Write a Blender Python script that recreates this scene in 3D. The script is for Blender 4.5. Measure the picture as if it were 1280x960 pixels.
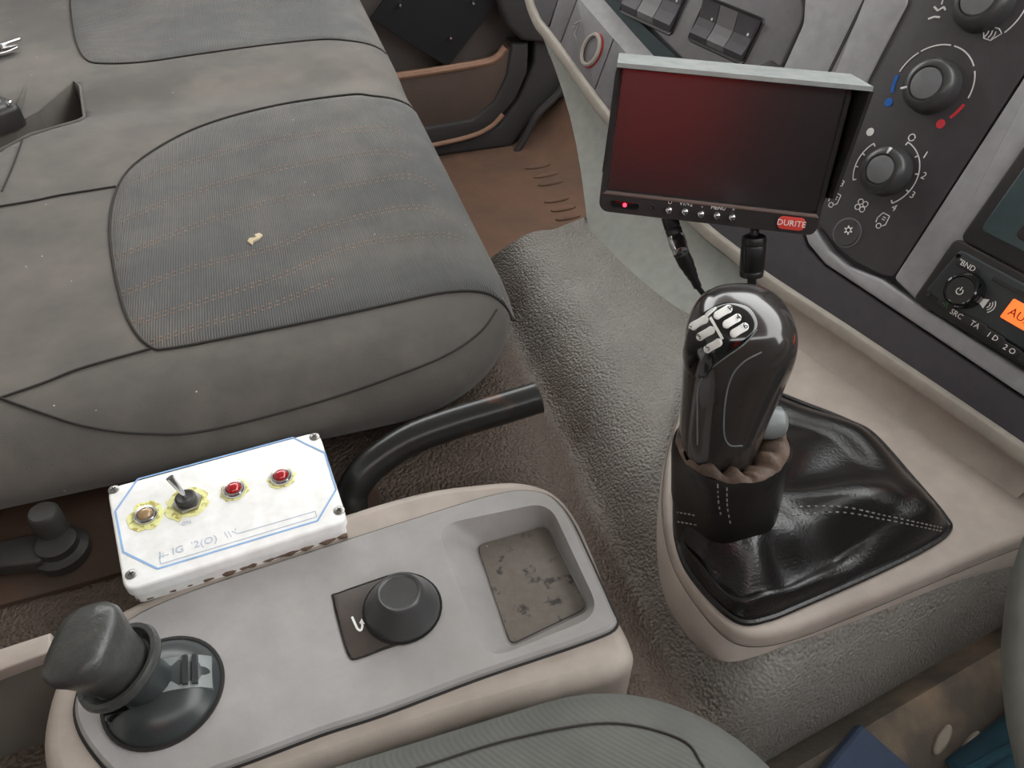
import bpy, bmesh, math, random
from mathutils import Vector as V, Matrix, geometry
from mathutils.bvhtree import BVHTree
random.seed(7)
sc = bpy.context.scene
for o in list(bpy.data.objects): bpy.data.objects.remove(o)
COL = sc.collection
# ------------------------------------------------------------------ camera
FPX, PITCH, YAW = 970.0, math.radians(43.6), math.radians(17.2)
_h = V((math.sin(YAW), math.cos(YAW), 0))
CR = V((math.cos(YAW), -math.sin(YAW), 0))
CF = _h*math.cos(PITCH) + V((0, 0, -math.sin(PITCH)))
CU = CR.cross(CF)
cd = bpy.data.cameras.new('camera'); cam = bpy.data.objects.new('camera', cd); COL.objects.link(cam)
cd.sensor_fit = 'HORIZONTAL'; cd.sensor_width = 36; cd.lens = 36*FPX/1280; cd.clip_start = .01
m = Matrix((CR, CU, -CF)).transposed().to_4x4(); cam.matrix_world = m
sc.camera = cam
# ------------------------------------------------------------------ light
w = bpy.data.worlds.new('world'); sc.world = w; w.use_nodes = True
bg = w.node_tree.nodes['Background']; bg.inputs[0].default_value = (.985, .995, .985, 1); bg.inputs[1].default_value = 2.6
sc.view_settings.view_transform = 'Standard'; sc.view_settings.look = 'None'
sc.view_settings.gamma = 1; sc.view_settings.use_curve_mapping = False
sc.view_settings.exposure = 1.05

def ray(x, y): return (x-640)/FPX*CR - (y-480)/FPX*CU + CF
def at(x, y, z): d = ray(x, y); return d*(z/d.z)            # point on the level z
def aty(x, y, yy): d = ray(x, y); return d*(yy/d.y)         # point on the wall y
def dep(x, y, k): return ray(x, y)*k
class Fr:                                                    # a local frame
    def __init__(s, o, e1, e2, n=None):
        s.o = V(o); s.e1 = V(e1).normalized(); s.e2 = V(e2).normalized(); s.n = V(n).normalized() if n else s.e1.cross(s.e2).normalized()
    def p(s, u, v, w=0): return s.o + s.e1*u + s.e2*v + s.n*w
    def px(s, x, y, w=0):
        d = ray(x, y); q = d*((s.o+s.n*w).dot(s.n)/d.dot(s.n)) - s.o
        return (q.dot(s.e1), q.dot(s.e2))
    def at(s, u, v, w=0): return Fr(s.p(u, v, w), s.e1, s.e2, s.n)
    def rot(s, a): return Fr(s.o, s.e1*math.cos(a)+s.e2*math.sin(a), s.e2*math.cos(a)-s.e1*math.sin(a), s.n)
def azf(o, az, tilt):
    a, t = math.radians(az), math.radians(tilt)
    e1 = V((math.cos(a), math.sin(a), 0)); nh = V((math.sin(a), -math.cos(a), 0))
    return Fr(o, e1, -nh*math.sin(t)+V((0, 0, math.cos(t))), nh*math.cos(t)+V((0, 0, math.sin(t))))
def flat(o): return Fr(o, (1, 0, 0), (0, 1, 0), (0, 0, 1))

# ------------------------------------------------------------------ materials
def lin(c): return tuple(((x/255)/12.92 if x/255 <= .04045 else ((x/255+.055)/1.055)**2.4) for x in c)+(1,)
def mat(name, c, rough=.6, c2=None, amt=.5, scale=25, bump=0., bscale=400, btype='noise', metal=0, spec=.5, coat=0, emit=0, specks=0, bdir='X', sheen=0, thr=(.45, .7), grad=None, bdist=.0012):
    m = bpy.data.materials.new(name); m.use_nodes = True; nt = m.node_tree; N = nt.nodes; L = nt.links
    b = N['Principled BSDF']; b.inputs['Roughness'].default_value = rough; b.inputs['Metallic'].default_value = metal
    b.inputs['Specular IOR Level'].default_value = spec; b.inputs['Coat Weight'].default_value = coat
    if sheen: b.inputs['Sheen Weight'].default_value = sheen
    tc = N.new('ShaderNodeTexCoord'); col = None
    def noise(s, d=4, r=.6):
        n = N.new('ShaderNodeTexNoise'); n.inputs['Scale'].default_value = s; n.inputs['Detail'].default_value = d; n.inputs['Roughness'].default_value = r
        L.new(tc.outputs['Object'], n.inputs['Vector']); return n
    def ramp(fac, a, bb):
        r = N.new('ShaderNodeMapRange'); r.inputs[1].default_value = a; r.inputs[2].default_value = bb; L.new(fac, r.inputs[0]); return r.outputs[0]
    def mix(f, A, B):
        x = N.new('ShaderNodeMix'); x.data_type = 'RGBA'
        if isinstance(f, float): x.inputs[0].default_value = f
        else: L.new(f, x.inputs[0])
        for s, k in ((A, 6), (B, 7)):
            if isinstance(s, tuple): x.inputs[k].default_value = s
            else: L.new(s, x.inputs[k])
        return x.outputs[2]
    A = lin(c)
    n0 = noise(scale*3)
    col = mix(ramp(n0.outputs[0], .3, .7), tuple(k*.9 for k in A[:3])+(1,), tuple(min(1, k*1.1) for k in A[:3])+(1,))
    if c2:
        n1 = noise(scale); f = ramp(n1.outputs[0], *thr)
        mm = N.new('ShaderNodeMath'); mm.operation = 'MULTIPLY'; mm.inputs[1].default_value = amt; L.new(f, mm.inputs[0])
        col = mix(mm.outputs[0], col, lin(c2))
    if grad:                                                # dirt that lies on one side of a line in the object's own plan
        ax, a0, a1, gc, ga = grad
        sp = N.new('ShaderNodeSeparateXYZ'); L.new(tc.outputs['Object'], sp.inputs[0])
        n2 = noise(14); ad = N.new('ShaderNodeMath'); ad.operation = 'MULTIPLY_ADD'; ad.inputs[1].default_value = .1; L.new(n2.outputs[0], ad.inputs[0]); L.new(sp.outputs[ax], ad.inputs[2])
        f = ramp(ad.outputs[0], a0+.05, a1+.05); mm = N.new('ShaderNodeMath'); mm.operation = 'MULTIPLY'; mm.inputs[1].default_value = ga; L.new(f, mm.inputs[0])
        col = mix(mm.outputs[0], col, lin(gc))
    if specks:
        v = N.new('ShaderNodeTexVoronoi'); v.inputs['Scale'].default_value = specks; L.new(tc.outputs['Object'], v.inputs['Vector'])
        n3 = noise(specks*.35, 1); g = ramp(n3.outputs[0], .58, .6); f = ramp(v.outputs['Distance'], .06, .03)
        mm = N.new('ShaderNodeMath'); mm.operation = 'MULTIPLY'; L.new(f, mm.inputs[0]); L.new(g, mm.inputs[1])
        col = mix(mm.outputs[0], col, lin((205, 198, 185)))
    L.new(col, b.inputs['Base Color'])
    if bump:
        bp = N.new('ShaderNodeBump'); bp.inputs['Strength'].default_value = min(1, bump); bp.inputs['Distance'].default_value = bdist
        if btype == 'wave':
            t = N.new('ShaderNodeTexWave'); t.bands_direction = bdir; t.inputs['Scale'].default_value = bscale; t.inputs['Distortion'].default_value = .4; L.new(tc.outputs['Object'], t.inputs[0]); h = t.outputs['Fac']
        elif btype == 'voronoi':
            t = N.new('ShaderNodeTexVoronoi'); t.feature = 'SMOOTH_F1'; t.inputs['Scale'].default_value = bscale; L.new(tc.outputs['Object'], t.inputs['Vector']); h = t.outputs['Distance']; bp.invert = True
        else: h = noise(bscale, 3).outputs[0]
        L.new(h, bp.inputs['Height']); L.new(bp.outputs[0], b.inputs['Normal'])
    if emit:
        b.inputs['Emission Color'].default_value = A; b.inputs['Emission Strength'].default_value = emit
    return m
M = dict(
 fabric=mat('seat_fabric', (82, 78, 74), .95, (114, 107, 99), .7, 7, .35, 900, sheen=.15, specks=60),
 insert=mat('ribbed_fabric', (80, 80, 79), .95, (110, 106, 100), .7, 7, .6, 130, 'wave', sheen=.15, specks=60),
 redcloth=mat('red_cloth', (226, 44, 38), .9), side=mat('seat_side_fabric', (84, 79, 73), .95, (100, 92, 84), .4, 9, .3, 900),
 drvseat=mat('driver_fabric', (90, 91, 87), .95, (106, 106, 102), .5, 9, .25, 170, 'wave', bdir='DIAGONAL'),
 piping=mat('dark_piping', (48, 45, 43), .9),
 stitch=mat('tan_stitch', (150, 118, 100), .9),
 foam=mat('foam', (205, 190, 160), .95),
 rubber=mat('grained_mat', (128, 125, 120), .58, (112, 102, 93), .5, 7, 1.0, 420, 'voronoi', spec=.5, specks=22, grad=(0, .15, .09, (82, 68, 58), .95), bdist=.0024),
 rubber2=mat('footwell_mat', (100, 73, 57), .8, (74, 60, 50), .7, 6, .4, 300, 'voronoi'),
 carpet=mat('driver_carpet', (92, 84, 76), .9, (150, 130, 108), .8, 8, .8, 500, thr=(.5, .65)),
 pad=mat('pale_pad', (150, 142, 130), .8),
 beige=mat('beige_plastic', (168, 157, 148), .5, (150, 139, 129), .4, 12, .12, 900),
 grey=mat('grey_plastic', (158, 155, 154), .38, (142, 138, 135), .5, 10, .1, 1200, specks=40),
 greydirt=mat('dusty_tray', (104, 97, 90), .5, (42, 39, 37), .9, 55, .3, 300, thr=(.56, .62), specks=70),
 dusty=mat('dusty_black', (64, 56, 52), .4, (84, 72, 64), .6, 30), black=mat('black_plastic', (34, 33, 33), .45, (58, 50, 45), .4, 14, .15, 900),
 blackgloss=mat('gloss_black', (12, 12, 14), .12, coat=.5),
 dash=mat('dash_charcoal', (116, 113, 117), .42, bump=.15, bscale=1400),
 dashdark=mat('dash_dark', (74, 71, 77), .5, bump=.15, bscale=1400),
 dashlight=mat('dash_silver', (160, 160, 162), .45, bump=.1, bscale=1400),
 dashtrim=mat('dash_trim', (172, 165, 155), .5, bump=.1, bscale=1400),
 dashlow=mat('dash_lower', (142, 144, 138), .6, bump=.1, bscale=1400),
 teal=mat('groove_dark', (62, 74, 78), .4),
 climate=mat('climate_face', (70, 66, 70), .4, bump=.08, bscale=1600),
 knob=mat('knob_plastic', (66, 66, 67), .32),
 knobcap=mat('knob_cap', (118, 119, 122), .3),
 white=mat('white_print', (240, 240, 238), .6), red=mat('red_print', (226, 62, 74), .5), blue=mat('blue_print', (20, 110, 205), .5),
 box=mat('white_plastic', (250, 250, 248), .4), mud=mat('mud', (110, 90, 76), .95, (80, 64, 54), .7, 60, .9, 300),
 blueline=mat('pale_blue_print', (140, 178, 222), .6), greyline=mat('faded_print', (186, 196, 210), .6), stain=mat('yellow_stain', (238, 238, 168), .7, (172, 150, 52), .8, 190, thr=(.52, .6)),
 chrome=mat('chrome', (205, 205, 205), .16, metal=1), steel=mat('steel', (160, 158, 155), .35, metal=1),
 redlens=mat('red_lens', (170, 18, 28), .1, coat=1), amberlens=mat('amber_lens', (160, 130, 90), .12, coat=1),
 screen=mat('lcd_screen', (8, 8, 12), .24, spec=.5), monitor=mat('monitor_plastic', (44, 41, 42), .38, bump=.08, bscale=1500), hood=mat('hood_plastic_skylit', (150, 156, 155), .25, (176, 178, 176), .6, 30),  # hood: sky reflection on the black hood top painted as a pale colour
 badge=mat('red_badge', (224, 74, 62), .35), led=mat('red_led', (255, 40, 60), .4, emit=3.0),
 cable=mat('black_cable', (22, 22, 23), .4), leather=mat('black_leather', (22, 21, 21), .27, (36, 32, 30), .6, 14, .35, 450, spec=.6),
 leatherworn=mat('worn_leather', (92, 74, 62), .6, (52, 42, 36), .8, 70, .8, 220), thread=mat('grey_thread', (140, 138, 134), .8),
 shiftknob=mat('shift_knob', (46, 44, 43), .17, (60, 52, 48), .5, 20, coat=.5), brake=mat('brake_lever', (62, 63, 62), .33, (92, 92, 88), .4, 60, .5, 230), brakedome=mat('brake_dome', (52, 56, 57), .3),
 greymetal=mat('grey_satin', (120, 126, 126), .35), bar=mat('black_paint', (36, 37, 37), .28, (120, 76, 48), .5, 16, .1, 300, thr=(.6, .68)),
 rust=mat('rusty_plate', (74, 54, 42), .8, (46, 40, 36), .7, 10), darkmetal=mat('dark_metal', (50, 49, 47), .45),
 door=mat('door_panel', (78, 71, 67), .8, (66, 58, 54), .6, 6), doorlow=mat('door_pocket', (84, 69, 61), .8, (74, 61, 54), .6, 6), lip=mat('door_lip', (146, 112, 92), .7), doordark=mat('door_dark', (52, 50, 50), .7), doorblack=mat('black_board', (14, 16, 20), .6),
 denim=mat('teal_denim', (34, 72, 86), .95, (24, 50, 66), .6, 20, .4, 900), navy=mat('navy_cloth', (62, 74, 96), .95, (52, 66, 86), .6, 20, .4, 900),
 wheel=mat('wheel_rim', (112, 113, 108), .5, bump=.2, bscale=900), orange=mat('orange_display', (250, 104, 44), .5, emit=.7), dkprint=mat('display_print', (120, 38, 16), .6), green=mat('green_print', (60, 120, 70), .5),
 radio=mat('radio_face', (54, 58, 60), .35), glassdark=mat('cubby_glass', (66, 80, 82), .25), shell=mat('cab_lining', (150, 146, 140), .8), redring=mat('red_ring', (170, 30, 36), .3))

M['screen'].node_tree.nodes['Principled BSDF'].inputs['IOR'].default_value = 2.1
# ------------------------------------------------------------------ mesh helpers
def rrect(w, h, r, n=5, cx=0, cy=0):
    out = []
    for sx, sy, a0 in ((1, 1, 0), (-1, 1, 90), (-1, -1, 180), (1, -1, 270)):
        for k in range(n+1):
            a = math.radians(a0+90*k/n); out.append((cx+sx*(w/2-r)+r*math.cos(a), cy+sy*(h/2-r)+r*math.sin(a)))
    return out
def rpoly(pts, r, n=5):                                      # polygon with rounded corners
    out = []; L = len(pts)
    for i in range(L):
        p, a, b = V(pts[i][:2]), V(pts[i-1][:2]), V(pts[(i+1) % L][:2])
        da, db = a-p, b-p; rr = r[i] if isinstance(r, (list, tuple)) else r
        k = min(rr, da.length*.48, db.length*.48); A = p+da.normalized()*k; B = p+db.normalized()*k
        for j in range(n+1):
            t = j/n; out.append(tuple(A*(1-t)**2+p*2*t*(1-t)+B*t*t))
    return out
def cr(pts, n=6, closed=False):                              # Catmull-Rom
    P = [V(p) for p in pts]; L = len(P); out = []
    for i in range(L if closed else L-1):
        p0 = P[(i-1) % L] if closed or i > 0 else P[i]*2-P[i+1]
        p1, p2 = P[i], P[(i+1) % L]; p3 = P[(i+2) % L] if closed or i+2 < L else p2*2-p1
        for k in range(n):
            t = k/n; out.append(.5*((2*p1)+(p2-p0)*t+(2*p0-5*p1+4*p2-p3)*t*t+(3*p1-p0-3*p2+p3)*t**3))
    if not closed: out.append(P[-1])
    return out
def area(o): return sum(o[i-1][0]*o[i][1]-o[i][0]*o[i-1][1] for i in range(len(o)))/2
def ccw(o): o = [tuple(p[:2]) for p in o]; return o if area(o) > 0 else o[::-1]
def inset(o, d):
    out = []; L = len(o)
    for i in range(L):
        p = V(o[i]); a = p-V(o[i-1]); b = V(o[(i+1) % L])-p
        a = a.normalized() if a.length > 1e-9 else b.normalized(); b = b.normalized() if b.length > 1e-9 else a
        na, nb = V((-a.y, a.x)), V((-b.y, b.x)); s = na+nb
        s = s.normalized() if s.length > 1e-6 else na
        k = max(.5, s.dot(na)); out.append(tuple(p+s*(d/k)))
    return out
def skin(rings, closed=True, cap0=False, cap1=False):        # rings of equal length
    n = len(rings[0]); vs = [v for r in rings for v in r]; fs = []
    for i in range(len(rings)-1):
        for j in range(n if closed else n-1):
            a, b = i*n+j, i*n+(j+1) % n; fs.append((a, b, b+n, a+n))
    if cap0: fs.append(tuple(reversed(range(n))))
    if cap1: fs.append(tuple((len(rings)-1)*n+j for j in range(n)))
    return vs, fs
def slab(o, fr, w0, w1, bev=.001, seg=3, bot=True):
    o = ccw(o); rings = [[fr.p(u, v, w0) for u, v in o]]
    for k in range(seg+1):
        a = math.pi/2*k/seg; q = inset(o, bev*(1-math.cos(a))); rings.append([fr.p(u, v, w1-bev+bev*math.sin(a)) for u, v in q])
    return skin(rings, True, bot, True)
def dish(o, fr, w1, w0, wall, bev=.002):                     # a sunk floor: sloped wall from w1 down to w0
    o = ccw(o); q = inset(o, wall); rings = [[fr.p(u, v, w1) for u, v in o], [fr.p(u, v, w0+bev) for u, v in inset(o, wall*.8)], [fr.p(u, v, w0) for u, v in inset(o, wall+bev)]]
    return skin(rings, True, False, True)
def holed(outer, holes, fr, w):                              # flat face with holes
    loops = [ccw(outer)]+[ccw(h)[::-1] for h in holes]
    tri = geometry.tessellate_polygon([[V((u, v, 0)) for u, v in l] for l in loops])
    flatp = [p for l in loops for p in l]; out = []
    for t in tri:
        a, b, c = (flatp[i] for i in t); s = (b[0]-a[0])*(c[1]-a[1])-(b[1]-a[1])*(c[0]-a[0])
        out.append(t if s > 0 else t[::-1])
    return [fr.p(u, v, w) for u, v in flatp], [tuple(t) for t in out]
def lathe(prof, fr, seg=32, cap0=True, cap1=True, sx=1, sy=1):
    rings = [[fr.p(sx*r*math.cos(2*math.pi*k/seg), sy*r*math.sin(2*math.pi*k/seg), w) for k in range(seg)] for r, w in prof]
    return skin(rings, True, cap0, cap1)
def tube(pts, r, seg=10, closed=False, caps=True):
    P = [V(p) for p in pts]; L = len(P); rings = []; up = None
    for i in range(L):
        t = (P[(i+1) % L]-P[i-1]) if closed else (P[min(i+1, L-1)]-P[max(i-1, 0)])
        t.normalize()
        if up is None: up = t.orthogonal().normalized()
        up = (up-t*up.dot(t)).normalized(); s = t.cross(up); rr = r[i] if isinstance(r, (list, tuple)) else r
        rings.append([P[i]+(up*math.cos(2*math.pi*k/seg)+s*math.sin(2*math.pi*k/seg))*rr for k in range(seg)])
    if closed: rings.append(rings[0])
    return skin(rings, True, caps and not closed, caps and not closed)
def strip(pts, wd, n, th=.0004):                             # thin flat ribbon along a path, n = surface normal
    P = [V(p) for p in pts]; rings = []
    for i in range(len(P)):
        t = (P[min(i+1, len(P)-1)]-P[max(i-1, 0)]).normalized(); nn = n[i] if isinstance(n, list) else n
        s = nn.cross(t).normalized()*wd/2; rings.append([P[i]-s, P[i]+s, P[i]+s+nn*th, P[i]-s+nn*th])
    return skin(rings, True, True, True)
def merge(parts):
    vs, fs = [], []
    for v, f in parts: k = len(vs); vs += v; fs += [tuple(i+k for i in q) for q in f]
    return vs, fs
def wloc(o):
    p = V((0, 0, 0))
    while o: p += o.location; o = o.parent
    return p
def mk(name, vf, m, parent=None, smooth=True, label=None, cat=None, group=None, kind=None, ang=40):
    vs, fs = vf; me = bpy.data.meshes.new(name); vs = [V(v) for v in vs]
    if parent: off = wloc(parent)
    else:
        lo = [min(v[i] for v in vs) for i in range(3)]; hi = [max(v[i] for v in vs) for i in range(3)]
        off = V(((lo[0]+hi[0])/2, (lo[1]+hi[1])/2, lo[2]))
    me.from_pydata([tuple(v-off) for v in vs], [], fs); me.update()
    b = bmesh.new(); b.from_mesh(me); bmesh.ops.recalc_face_normals(b, faces=b.faces); b.to_mesh(me); b.free()
    me.materials.append(M[m] if isinstance(m, str) else m)
    if smooth:
        me.polygons.foreach_set('use_smooth', [True]*len(me.polygons)); me.set_sharp_from_angle(angle=math.radians(ang))
    o = bpy.data.objects.new(name, me); COL.objects.link(o)
    if parent: o.parent = parent
    else: o.location = off
    if label: o['label'] = label
    if cat: o['category'] = cat
    if group: o['group'] = group
    if kind: o['kind'] = kind
    return o
def thing(name, loc, label, cat, group=None, kind=None):
    o = bpy.data.objects.new(name, None); COL.objects.link(o); o.location = loc; o.empty_display_size = .02; o['label'] = label
    if kind: o['kind'] = kind
    else: o['category'] = cat
    if group: o['group'] = group
    return o
def text(name, s, fr, size, m, parent, align='CENTER', label=None):
    c = bpy.data.curves.new(name, 'FONT'); c.body = s; c.size = size; c.align_x = align; c.align_y = 'CENTER'; c.extrude = .0001; c.resolution_u = 2
    t = bpy.data.objects.new('tmp', c); COL.objects.link(t); dg = bpy.context.evaluated_depsgraph_get(); me = bpy.data.meshes.new_from_object(t.evaluated_get(dg))
    vs = [fr.p(v.co.x, v.co.y, v.co.z+.0002) for v in me.vertices]; fs = [tuple(p.vertices) for p in me.polygons]
    bpy.data.objects.remove(t); bpy.data.meshes.remove(me); return mk(name, (vs, fs), m, parent, False, label)
def arcpts(fr, c, r, a0, a1, w, n=20): return [fr.p(c[0]+r*math.cos(math.radians(a0+(a1-a0)*k/n)), c[1]+r*math.sin(math.radians(a0+(a1-a0)*k/n)), w) for k in range(n+1)]
def bvh(vf): return BVHTree.FromPolygons([tuple(v) for v in vf[0]], vf[1])
def cast(tree, x, y):
    d = ray(x, y).normalized(); h = tree.ray_cast(V((0, 0, 0)), d); return (h[0], h[1] if h[1] is None or h[1].dot(d) < 0 else -h[1]) if h[0] else (None, None)
def lay(tree, pts, n=8, lift=.0):                             # lay a picture path on a surface -> points, normals
    P, Nn = [], []
    for q in cr([V((x, y)) for x, y in pts], n):
        h, nn = cast(tree, q.x, q.y)
        if h: P.append(h+nn*lift); Nn.append(nn)
    return P, Nn
def dashes(P, Nn, L, gap, wd, th=.0006):
    out = []; acc = 0; i = 0; seg = []; on = True
    for k in range(len(P)-1):
        d = (P[k+1]-P[k]).length
        if d < 1e-6: continue
        m_ = max(1, int(d/.0008))
        for j in range(m_):
            q = P[k].lerp(P[k+1], j/m_); acc += d/m_
            if on: seg.append(q)
            if on and acc > L: 
                if len(seg) > 1: out.append(strip([seg[0], seg[-1]], wd, Nn[k], th))
                seg = []; on = False; acc = 0
            elif not on and acc > gap: on = True; acc = 0
    return merge(out)

# ------------------------------------------------------------------ the cab shell and floors
ZM = -.552                                                    # engine tunnel mat
def sm(a, b, x): t = max(0, min(1, (x-a)/(b-a))); return t*t*(3-2*t)
def interp(xs, ys, x):
    if x <= xs[0]: return ys[0]
    for i in range(len(xs)-1):
        if x <= xs[i+1]: t = (x-xs[i])/(xs[i+1]-xs[i]); return ys[i]*(1-t)+ys[i+1]*t
    return ys[-1]
E_ = [at(x, y, ZM+.022) for x, y in ((590, 298), (640, 305), (690, 303), (730, 287), (762, 262))]
EX = [-.6]+[p.x for p in E_]+[.8]; EY = [E_[0].y+.01]+[p.y for p in E_]+[E_[-1].y+.03]
def ydrv(x): return .165+.155*(x-.243)
def zmat(x, y):
    z = ZM - .017*math.exp(-((x-.205)/.022)**2) + .036*sm(.19, .275, x)
    if x < -.1: z -= .0*sm(-.1, -.3, x)
    return z
rows = []
NX = 280
for i in range(NX+1):
    x = -.6+1.4*i/NX; ye = interp(EX, EY, x); yd = ydrv(x); col = []
    for y, z in ((yd-.004, -.68), (yd, -.625), (yd+.006, -.602), (yd+.013, -.580), (yd+.021, -.562)): col.append(V((x, y, z+.036*sm(.19, .275, x)*sm(-.66, -.57, z))))
    y0 = yd+.032
    for k in range(61):
        y = y0+(ye-y0)*k/60; col.append(V((x, y, zmat(x, y)+.004*math.exp(-((y-ye)/.012)**2))))
    for dy, dz in ((.006, -.004), (.010, -.02), (.013, -.12), (.016, -.44)): col.append(V((x, ye+dy, zmat(x, ye)+dz)))
    rows.append(col)
mk('floor', skin(rows, False), 'rubber', label='grained grey rubber mat over the engine tunnel, dirty brown near the console', kind='structure')
# passenger footwell
rows = []
for i in range(41):
    x = -.6+1.8*i/40; col = []
    for k in range(21):
        y = .78+1.14*k/20; z = -.955+.5*sm(.68, 1.1, x-.1+.2*sm(1.5, 1.85, y))
        col.append(V((x, y, z)))
    rows.append(col)
mk('floor', skin(rows, False), 'rubber2', label='brown dusty rubber floor of the passenger footwell', kind='structure')
fo = bpy.data.objects['floor.001']
for x, y, a, b in ((672, 208, 0, 0), (682, 219, 0, 0), (688, 229, 0, 0), (696, 250, 0, 0), (704, 261, 0, 0), (710, 272, 0, 0)):
    p = at(x, y, -.954); q = at(x+16, y-3, -.954); d = (q-p); Ln = d.length*1.0; f = Fr(p, d, V((0, 0, 1)).cross(d), (0, 0, 1))
    mk('rib', lathe([(1, 0), (.95, .003), (.6, .006), (.2, .007)], Fr(p, d, V((0, 0, 1)).cross(d), (0, 0, 1)), 16, sx=Ln, sy=.010), 'rubber2', fo)
# driver's footwell carpet
rows = []
for i in range(61):
    x = .0+.9*i/60; yd = ydrv(x); col = []
    for k in range(41):
        t = k/40; s = t*.75; y = yd-s
        z = -.622-.012*math.exp(-(s/.006)**2)+.010*math.exp(-((s-.02)/.011)**2) - .17*sm(.03, .22, s)
        z += .25*sm(.62, .9, x); col.append(V((x, y, z)))
    rows.append(col)
cf = mk('floor', skin(rows, False), 'carpet', label='dirty carpet of the driver footwell with a rolled edge along the tunnel', kind='structure')
# walls, ceiling: lining of the cab around the view; the windscreen and side windows are open to daylight, the driver's only partly
def quad(*p): return ([V(q) for q in p], [tuple(range(len(p)))])
def boxvf(x0, x1, y0, y1, z0, z1):
    vs = [V((x, y, z)) for z in (z0, z1) for x, y in ((x0, y0), (x1, y0), (x1, y1), (x0, y1))]
    return vs, [(3, 2, 1, 0), (4, 5, 6, 7), (0, 1, 5, 4), (1, 2, 6, 5), (2, 3, 7, 6), (3, 0, 4, 7)]
mk('ceiling', boxvf(-.95, .75, -.68, 1.95, .62, .66), 'shell', smooth=False, label='pale roof lining of the cab', kind='structure')
mk('wall_back', boxvf(-.99, -.95, -.68, 1.95, -.9, .66), 'shell', smooth=False, label='rear cab wall lining', kind='structure')
mk('wall_right', boxvf(-.95, 1.2, -.72, -.68, -.9, .42), 'doordark', smooth=False, label='dark driver side door lining, raised over part of the window to block light', kind='structure')  # carried up into the window opening to cut light from the driver's side
mk('wall_front', boxvf(1.15, 1.2, -.68, 1.95, -.9, -.12), 'dashdark', smooth=False, label='front bulkhead below the windscreen', kind='structure')

# ------------------------------------------------------------------ passenger door
YD = 1.87
dr = thing('door_1', (.3, YD+.06, -1.02), 'dark passenger door with a curved pocket below', None, kind='structure')
mk('door_panel', boxvf(-.95, 1.15, YD, YD+.08, -1.02, -.02), 'door', dr, False)
FD = Fr((0, YD, 0), (1, 0, 0), (0, 0, 1), (0, -1, 0))
def dpoly(pts, yy=YD): return [(aty(x, y, yy).x, aty(x, y, yy).z) for x, y in pts]
pk = dpoly(((380, 125), (480, 100), (610, 78), (630, 68), (637, 58), (646, 60), (645, 90), (630, 130), (600, 155), (560, 168), (520, 176), (380, 196)), YD-.04)
mk('door_pocket', slab(pk, FD, .0, .04, .006), 'doorlow', dr)
lp = [FD.p(u, v, .036) for u, v in dpoly(((380, 123), (470, 101), (540, 90), (605, 79), (622, 72), (632, 60)), YD-.04)]
mk('pocket_lip', tube(cr(lp, 5), .009, 8), 'lip', dr)
ft = dpoly(((380, 170), (520, 162), (590, 150), (618, 128), (634, 95), (640, 56), (661, 54), (660, 90), (645, 125), (622, 152), (590, 172), (525, 186), (380, 210)), YD-.05)
mk('lower_moulding', slab(ft, FD, .0, .05, .008), 'doordark', dr)
sl = [FD.p(u, v, .055) for u, v in dpoly(((380, 206), (525, 183), (585, 170), (612, 158), (628, 142)), YD-.05)]
mk('sill_edge', tube(cr(sl, 5), .006, 8), 'lip', dr)
se = dpoly(((380, 212), (525, 188), (590, 176), (625, 158), (650, 125), (668, 80), (672, 0), (760, 0), (760, 120), (690, 125), (640, 185), (560, 196), (380, 225)), YD-.05)
mk('door_seal', slab(se, FD, .0, .045, .01), 'doordark', dr)
kn = [FD.p(u, v, .07) for u, v in dpoly(((640, 190), (655, 165), (668, 140), (690, 118), (705, 100)), YD-.05)]
mk('sill_trim', tube(cr(kn, 5), .010, 8), 'doordark', dr)
am = dpoly(((620, 0), (632, 30), (650, 48), (690, 52), (690, -60), (600, -60)), YD-.04)
mk('grab_moulding', slab(am, FD, .0, .06, .01), 'doordark', dr)
mk('armrest', tube(cr([(-.1, YD-.05, -.50), (.12, YD-.05, -.505), (.21, YD-.04, -.50), (.24, YD, -.46)], 6), .045, 14), 'doorlow', dr)
bp = thing('black_board', aty(560, 83, YD-.03), 'black square board screwed at an angle to the passenger door above its pocket', 'board')
bq = dpoly(((464, 24), (560, 84), (625, 0), (520, -60)), YD-.028)
mk('board', slab(bq, FD, .02, .028, .001), 'doorblack', bp, False)
for x, y in ((499, 5), (590, 2), (562, 46)):
    u, v = dpoly(((x, y),), YD-.028)[0]
    mk('bolt', lathe([(.004, 0), (.004, .014), (.0025, .016)], FD.at(u, v, .027), 10), 'chrome', bp)

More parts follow.
